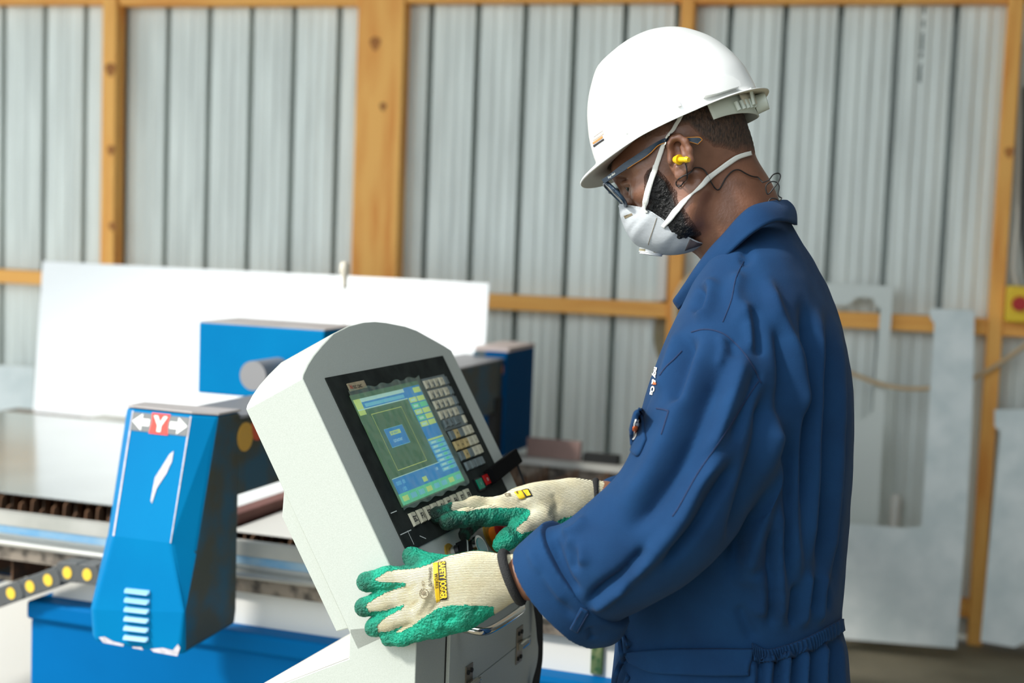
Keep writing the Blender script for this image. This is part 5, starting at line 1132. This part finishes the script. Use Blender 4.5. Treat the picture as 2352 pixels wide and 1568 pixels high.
ci, co = np.array([W(*a) for a, b in cs_]), np.array([W(*b) for a, b in cs_]); n_ = 90; ci, co = spline(ci, n_), spline(co, n_)
ctr = np.array([W(1690, 560, 2.075)]); V = np.zeros((n_, 9, 3))
for i in range(n_):
    rad_ = (ci[i] + co[i]) / 2 - ctr[0]; rad_[2] = 0; rad_ = nrm(rad_)
    for j in range(9):
        t = j / 8; V[i, j] = ci[i] * (1 - t) + co[i] * t + rad_ * (.005 * math.sin(math.pi * t ** .8)) + Zv * .003 * math.sin(math.pi * t)
N = np.cross(np.gradient(V, axis=0), np.gradient(V, axis=1)); N /= np.linalg.norm(N, axis=2)[:, :, None] + 1e-12
N *= np.sign((N * (V - ctr[0] + Zv * .05)).sum(2))[:, :, None]
v, f = thick(V + N * .003, N, .0045); obj('collar', v, f, M_navy, cov, smooth=True)
V2 = V.copy()
for i in range(n_):
    for j in range(9):
        t = j / 8; rad_ = V[i, 0] - ctr[0]; rad_[2] = 0; V2[i, j] = V[i, 0] - nrm(rad_) * .004 - Zv * .045 * t - nrm(rad_) * .004 * t
N2 = np.cross(np.gradient(V2, axis=0), np.gradient(V2, axis=1)); N2 /= np.linalg.norm(N2, axis=2)[:, :, None] + 1e-12
v, f = thick(V2, N2, .003); obj('collar_stand', v, f, M_navy, cov, smooth=True)
# belt panel and gathered elastic
v, f = patch(CB, [(1440, 1500), (1490, 1494), (1560, 1489), (1640, 1488), (1728, 1489)], [(1452, 1522), (1500, 1544), (1570, 1549), (1640, 1552), (1722, 1552)], 60, 12, .004, .006, 1.98); obj('belt_panel', v, f, M_navy, cov, smooth=True)
v, f = patch(CB, [(1727, 1476), (1760, 1490), (1800, 1482), (1850, 1464), (1890, 1443), (1932, 1420)], [(1730, 1518), (1765, 1520), (1806, 1512), (1856, 1494), (1894, 1474), (1934, 1448)], 260, 10, .0022, .005, 2.05, wave=lambda a, b: .0020 * np.sin(a * 190 + 2.2 * np.sin(a * 17) + b * .8) * (.4 + .6 * np.sin(math.pi * b)))
obj('elastic_waist', v, f, M_navy, cov, smooth=True)
# loose tie at the front
for pl, wd in (([(1421, 1448), (1424, 1475), (1427, 1500), (1432, 1518), (1446, 1534)], 10), ([(1434, 1508), (1422, 1530), (1412, 1560), (1408, 1600)], 12), ([(1440, 1520), (1444, 1545), (1436, 1570), (1432, 1600)], 10), ([(1430, 1452), (1440, 1480), (1446, 1500)], 7)):
    s_ = spline(pl, 20); z_ = 1.985; t = np.gradient(s_, axis=0); nn = np.stack([-t[:, 1], t[:, 0]], 1); nn /= np.linalg.norm(nn, axis=1)[:, None]
    V = np.array([[W(*(s_[i] + nn[i] * wd * q), z_ + .01 * math.sin(i * .5)) for q in (-.5, 0, .5)] for i in range(20)]); v, f = thick(V, np.zeros_like(V) - CM[:, 2], .003); obj('waist_tie', v, f, M_navy, cov, smooth=True)
# pockets, seams and embroidered print
def seam(pts, wd=2.2, n=40, bv=CB, par=cov): v, f = ribbon(bv, pts, n, wd, .0007, .0008); return obj('seam', v, f, M_navyseam, par, smooth=True)
seam([(1588, 763), (1612, 757), (1640, 759), (1668, 771), (1700, 800), (1728, 840), (1748, 880)]); seam([(1742, 876), (1705, 930), (1672, 984), (1633, 1042), (1600, 1092), (1562, 1160), (1545, 1186)])
seam([(1515, 862), (1530, 842), (1548, 825), (1566, 806)], 2.4); seam([(1708, 600), (1690, 640), (1680, 690), (1660, 740)], 1.6)
v, f = patch(CB, [(1448, 986), (1459, 945), (1474, 938)], [(1452, 1040), (1468, 1047), (1486, 1010)], 14, 10, .0015, .004, 2.0); pk_ = obj('chest_pocket', v, f, M_navy, cov, smooth=True)
seam([(1508, 938), (1522, 940), (1536, 944)], 3.0, 12); seam([(1536, 944), (1528, 970), (1519, 998)], 2.4, 14)
v, f = ribbon(CUB, [(1343, 1398), (1330, 1424), (1318, 1446)], 14, 21, .002, .003); obj('cuff_tab', v, f, M_navy, cov, smooth=True)
for dx_ in (-7, 7): v, f = ribbon(CUB, [(1343 + dx_, 1402 + dx_ * .5), (1330 + dx_, 1424 + dx_ * .5), (1319 + dx_, 1443 + dx_ * .5)], 12, 1.6, .0042, .0006); obj('seam', v, f, M_navyseam, cov, smooth=True)
M_emb = mat('white_embroidery', C(232, 230, 224), .8); M_embor = mat('orange_embroidery', C(224, 110, 50), .8)
v, f = drape_text(CB, 'ncy & Cu', (1505.5, 843), (-11, 63), (8, 2), .0014, .06, 1.0, 1.98); obj('chest_lettering', v, f, M_emb, cov, fix=False)
v, f = drape_text(CB, '&', (1503, 876), (-1.5, 8), (7, 2), .0016, .05, 1.0, 1.98); obj('chest_lettering', v, f, M_embor, cov, fix=False)
PKB = bvh_of(np.array(bpy.data.objects['chest_pocket'].data.attributes['position'].data[0].vector)[None] if False else [tuple(x.co) for x in pk_.data.vertices], [tuple(p.vertices) for p in pk_.data.polygons])
v, f = patch(PKB, [(1460, 962), (1464, 963), (1466, 972)], [(1452, 1007), (1457, 1010), (1463, 1000)], 8, 6, .0012, .001, 1.99); obj('chest_badge', v, f, M_emb, pk_, smooth=True)
v, f = patch(PKB, [(1457, 978), (1459, 977), (1461, 979)], [(1455, 994), (1457, 996), (1460, 992)], 6, 5, .0024, .0008, 1.99); obj('chest_badge', v, f, M_embor, pk_, smooth=True)
# ------------------------------------------------------------------ gloves
FLK = [(860, 1330), (888, 1313), (955, 1305), (985, 1297), (1006, 1287), (1030, 1277), (1240, 1200), (1260, 1420), (1150, 1392), (1122, 1391), (1085, 1387), (1040, 1388), (1009, 1394), (991, 1405), (969, 1419), (950, 1434), (925, 1449), (905, 1455), (918, 1444), (941, 1424), (932, 1432), (905, 1445), (871, 1452), (866, 1438), (880, 1422), (923, 1398), (929, 1389), (928, 1386), (887, 1400), (848, 1404), (842, 1390), (860, 1375), (891, 1359), (930, 1346), (934, 1338), (876, 1335)]
blend_by(M_latex, 'dirt', C(30, 40, 32))
GL = Field(pix(795, 1245, 1.85), pix(1215, 1495, 1.99), .0017)
def fing(Fd, rows, k=.008, zs=1.0): Fd.limb(lim(rows), k, zs, .03)
GL.limb(lim([(1000, 1318, 36, 1.928), (1000, 1400, 36, 1.928)]), .03, 1.25, .04)
GL.limb(lim([(965, 1335, 27, 1.937), (985, 1415, 27, 1.935)]), .03, 1.1, .04)
GL.limb(lim([(1010, 1345, 54, 1.922), (1090, 1335, 57, 1.912), (1185, 1326, 54, 1.905)]), .03, 1.45, .04)
GL.limb(lim([(1000, 1432, 22, 1.925), (1060, 1405, 28, 1.918), (1120, 1372, 28, 1.912)]), .03, 1.2, .04)
fing(GL, [(985, 1330, 27, 1.932), (940, 1325, 24.5, 1.938), (890, 1328, 24.5, 1.946), (842, 1336, 22, 1.951)])
fing(GL, [(985, 1362, 26, 1.932), (935, 1367, 23.5, 1.940), (885, 1379, 24, 1.948), (836, 1394, 21, 1.953)])
fing(GL, [(985, 1400, 26, 1.930), (940, 1408, 24, 1.938), (900, 1424, 23.5, 1.946), (860, 1440, 21.5, 1.950)])
fing(GL, [(1010, 1430, 25, 1.928), (960, 1449, 20, 1.936), (925, 1462, 18.5, 1.941), (893, 1466, 17, 1.946)])
fing(GL, [(1030, 1315, 28, 1.930), (990, 1299, 22, 1.945), (962, 1288, 20, 1.958), (944, 1276, 19.5, 1.962)], .012)
glv, glf = GL.mesh(2)
glv = strokes(glv, glf, [(.0035, 9, [(985, 1310), (1000, 1325), (985, 1360), (965, 1395), (950, 1420)]), (-.003, 7, [(955, 1340), (945, 1352), (935, 1360)]), (-.003, 7, [(965, 1380), (950, 1390), (940, 1400)]), (-.002, 6, [(1015, 1350), (1005, 1385), (985, 1410)]), (-.004, 8, [(1020, 1430), (1035, 1418), (1050, 1420)]), (.003, 8, [(1000, 1440), (1015, 1432)]), (-.002, 6, [(1085, 1405), (1100, 1395)])])
def make_glove(name, gv, gf, knit, ribs, lat_thk, kn_ax, bind, dirt=()):
    n = normals(gv, gf); x, y = cpx(gv); fc = (n * (-gv / np.linalg.norm(gv, axis=1)[:, None])).sum(1)
    jx = vnoise(gv, 260, 3) * 1.6
    isk = knit(x + jx, y + jx[::-1], fc, gv)
    fk = isk[gf].sum(1) >= 2
    kv, kf_, _ = submesh(gv, gf, np.ones(len(gf), bool))
    mk = M_knit.copy(); mk.name = 'cream_knit_' + name; knit_ribs(mk, kn_ax)
    root = obj('glove', c2w(kv), kf_, mk, man, smooth=True, fix=False)
    d = (.0008 + .0006 * vnoise(gv, 330, 9) * 1.0 + .0005 * vnoise(gv, 620, 10))
    lv, lf, _ = submesh(gv + n * np.maximum(d, .0004)[:, None], gf, ~fk)
    co_ = obj('rubber_coating', c2w(lv), lf, M_latex, root, smooth=True, fix=False); dv = np.zeros(len(gv))
    for tx, ty, rr_, am in dirt: dv = np.maximum(dv, am * np.clip(1.25 - np.hypot(x - tx, y - ty) / rr_ + .45 * vnoise(gv, 120, 4), 0, 1))
    put_attr(co_, 'dirt', 1 - dv[np.unique(gf[~fk])])
    mb = MB(); c, a, b, r = bind; k = 40
    mb.tube([c2w(c + a * math.cos(t) + b * math.sin(t)) for t in np.arange(k + 1) * 2 * math.pi / k], r, 8); mb.obj('cuff_binding', M_bind, root, smooth=True)
    return root, bvh_of(c2w(gv), gf)
GR, GLB = make_glove('a', glv, glf, lambda x, y, fc, v: (inpoly(x, y, FLK) & (fc > .05)) | (x > 1135), None, .001, (pix(1100, 1335, 1.9) - pix(1100, 1280, 1.9)) @ CM.T, (pix(1176, 1325, 1.904), pix(1198, 1380, 1.9) - pix(1176, 1325, 1.9), np.array([.004, 0, .030]), .0066), [(826, 1340, 34, .55), (820, 1396, 32, .6), (846, 1440, 34, .5), (935, 1285, 36, .6), (885, 1470, 30, .25)])
# printing on the back of the near glove
def gprint(name, A, B, m, off=.0013, n=14, k=6, th=.0005, bv=None, par=None): v, f = patch(bv or GLB, A, B, n, k, off, th, 1.9); return obj(name, v, f, m, par or GR, smooth=True)
gprint('label_frame', [(1007, 1291.5), (1008, 1320), (1011, 1350), (1013, 1378)], [(1024, 1289.5), (1024.5, 1320), (1026, 1350), (1028, 1375)], M_pblk)
gprint('label_panel', [(995, 1294), (996, 1320), (998, 1350), (1002, 1383)], [(1006.5, 1292), (1007, 1320), (1009.5, 1350), (1011.5, 1380)], M_pyel)
v, f = drape_text(GLB, 'SAFETY JOGGER', (1009.5, 1292.5), (4.5, 82.5), (14, -1.6), .0021, .035, 1.0, 1.9); obj('label_text', v, f, M_pyel, GR, fix=False)
v, f = drape_text(GLB, 'WORKS', (997.5, 1318), (2.5, 32), (7.5, -.8), .0021, .02, 1.15, 1.9); obj('label_text', v, f, M_pblk, GR, fix=False)
v, f = drape_text(GLB, 'CONSTRUCTO', (986.0, 1303), (-.6, 43), (6.5, 0), .0016, .03, 1.05, 1.9); obj('label_text', v, f, M_pblk, GR, fix=False)
v, f = drape_text(GLB, 'CE', (969, 1334), (2, 12), (6, -.5), .0016, .02, 1.2, 1.9); obj('label_text', v, f, M_pgry, GR, fix=False)
mb = MB(); mb.tube([drape(GLB, 974.5 + 9.5 * math.cos(t), 1362 + 11 * math.sin(t), .0013) for t in np.arange(25) * 2 * math.pi / 24], .0005, 5); mb.obj('label_ring', M_pgry, GR)
v, f = drape_text(GLB, '5', (970, 1356), (0, 11), (9, 0), .0016, .05, 1, 1.9); obj('label_text', v, f, M_pgry, GR, fix=False)
# far hand
GF = Field(pix(965, 1085, 2.04), pix(1395, 1290, 2.33), .0017)
GF.limb(lim([(1372, 1148, 45, 2.252), (1310, 1152, 44, 2.235), (1250, 1158, 42, 2.215), (1200, 1160, 36, 2.195)]), .03, 1.2, .05)
GF.limb(lim([(1215, 1165, 36, 2.190), (1150, 1166, 28, 2.165)]), .03, .9, .05)
GF.limb(lim([(1300, 1190, 26, 2.215), (1240, 1195, 28, 2.19)]), .03, 1.0, .05)
fing(GF, [(1180, 1184, 23, 2.158), (1120, 1184, 21, 2.135), (1070, 1187, 19, 2.115), (1028, 1197, 19.5, 2.098)], .010)
fing(GF, [(1160, 1165, 22, 2.180), (1090, 1163, 20, 2.165), (1045, 1173, 18, 2.15), (1004, 1183, 18.5, 2.128)], .008)
fing(GF, [(1165, 1175, 18, 2.205), (1105, 1190, 16, 2.215), (1076, 1212, 14.5, 2.205), (1066, 1229, 13.5, 2.19)], .006)
fing(GF, [(1190, 1172, 16, 2.232), (1150, 1178, 15, 2.245), (1118, 1186, 13, 2.245), (1098, 1196, 12, 2.24)], .006)
fing(GF, [(1245, 1190, 26, 2.165), (1196, 1216, 21, 2.135), (1166, 1238, 20, 2.118), (1151, 1251, 18.5, 2.112)], .012)
gfv, gff = GF.mesh(2)
gfv = strokes(gfv, gff, [(-.003, 6, [(1075, 1172), (1080, 1190), (1076, 1205)]), (-.002, 6, [(1118, 1165), (1122, 1185), (1118, 1203)]), (-.0025, 7, [(1215, 1130), (1205, 1145), (1190, 1152)]), (.003, 9, [(1070, 1152), (1100, 1142), (1135, 1140)]), (-.003, 7, [(1170, 1215), (1186, 1222), (1195, 1235)]), (-.002, 8, [(1270, 1130), (1280, 1160), (1262, 1190)])])
FRK = [(1036, 1172), (1040, 1150), (1080, 1135), (1150, 1115), (1300, 1090), (1400, 1080), (1400, 1240), (1342, 1190), (1315, 1183), (1290, 1190), (1252, 1207), (1215, 1220), (1198, 1224), (1184, 1218), (1190, 1207), (1210, 1195), (1219, 1178), (1212, 1168), (1194, 1165), (1110, 1168), (1070, 1174), (1055, 1173)]
GR2, GFB = make_glove('b', gfv, gff, lambda x, y, fc, v: (inpoly(x, y, FRK) & (fc > -.25)) | (x > 1330), None, .001, (pix(1300, 1155, 2.2) - pix(1290, 1100, 2.2)) @ CM.T, (pix(1372, 1148, 2.252), pix(1376, 1192, 2.252) - pix(1372, 1148, 2.252), np.array([.004, 0, .030]), .0055), [(1000, 1185, 55, .95), (1040, 1205, 50, .85), (1095, 1206, 60, .7), (1160, 1206, 40, .5), (1066, 1225, 50, 1.0), (1100, 1200, 30, .8), (1150, 1255, 25, .35)])
gprint('label_panel', [(1181, 1131), (1190, 1128.5), (1198, 1127)], [(1192, 1146), (1200, 1146), (1207, 1143)], M_pyel, bv=GFB, par=GR2, n=8)
gprint('label_frame', [(1197, 1127), (1208, 1124), (1214, 1124)], [(1208, 1143.5), (1216, 1142), (1223, 1139)], M_pblk, bv=GFB, par=GR2, n=8)
gprint('label_panel', [(1200, 1128), (1208, 1126), (1212, 1126)], [(1210, 1141), (1216, 1139.5), (1220, 1138)], M_pyel, off=.0019, bv=GFB, par=GR2, n=8)
v, f = drape_text(GFB, 'CE', (1160, 1141), (14, -2), (-2, -6), .0014, .03, 1, 2.2); obj('label_text', v, f, M_pgry, GR2, fix=False)
v, f = drape_text(GFB, 'W', (1187, 1137), (5, -1), (-3, -7), .0022, .03, 1, 2.2); obj('label_text', v, f, M_pblk, GR2, fix=False)
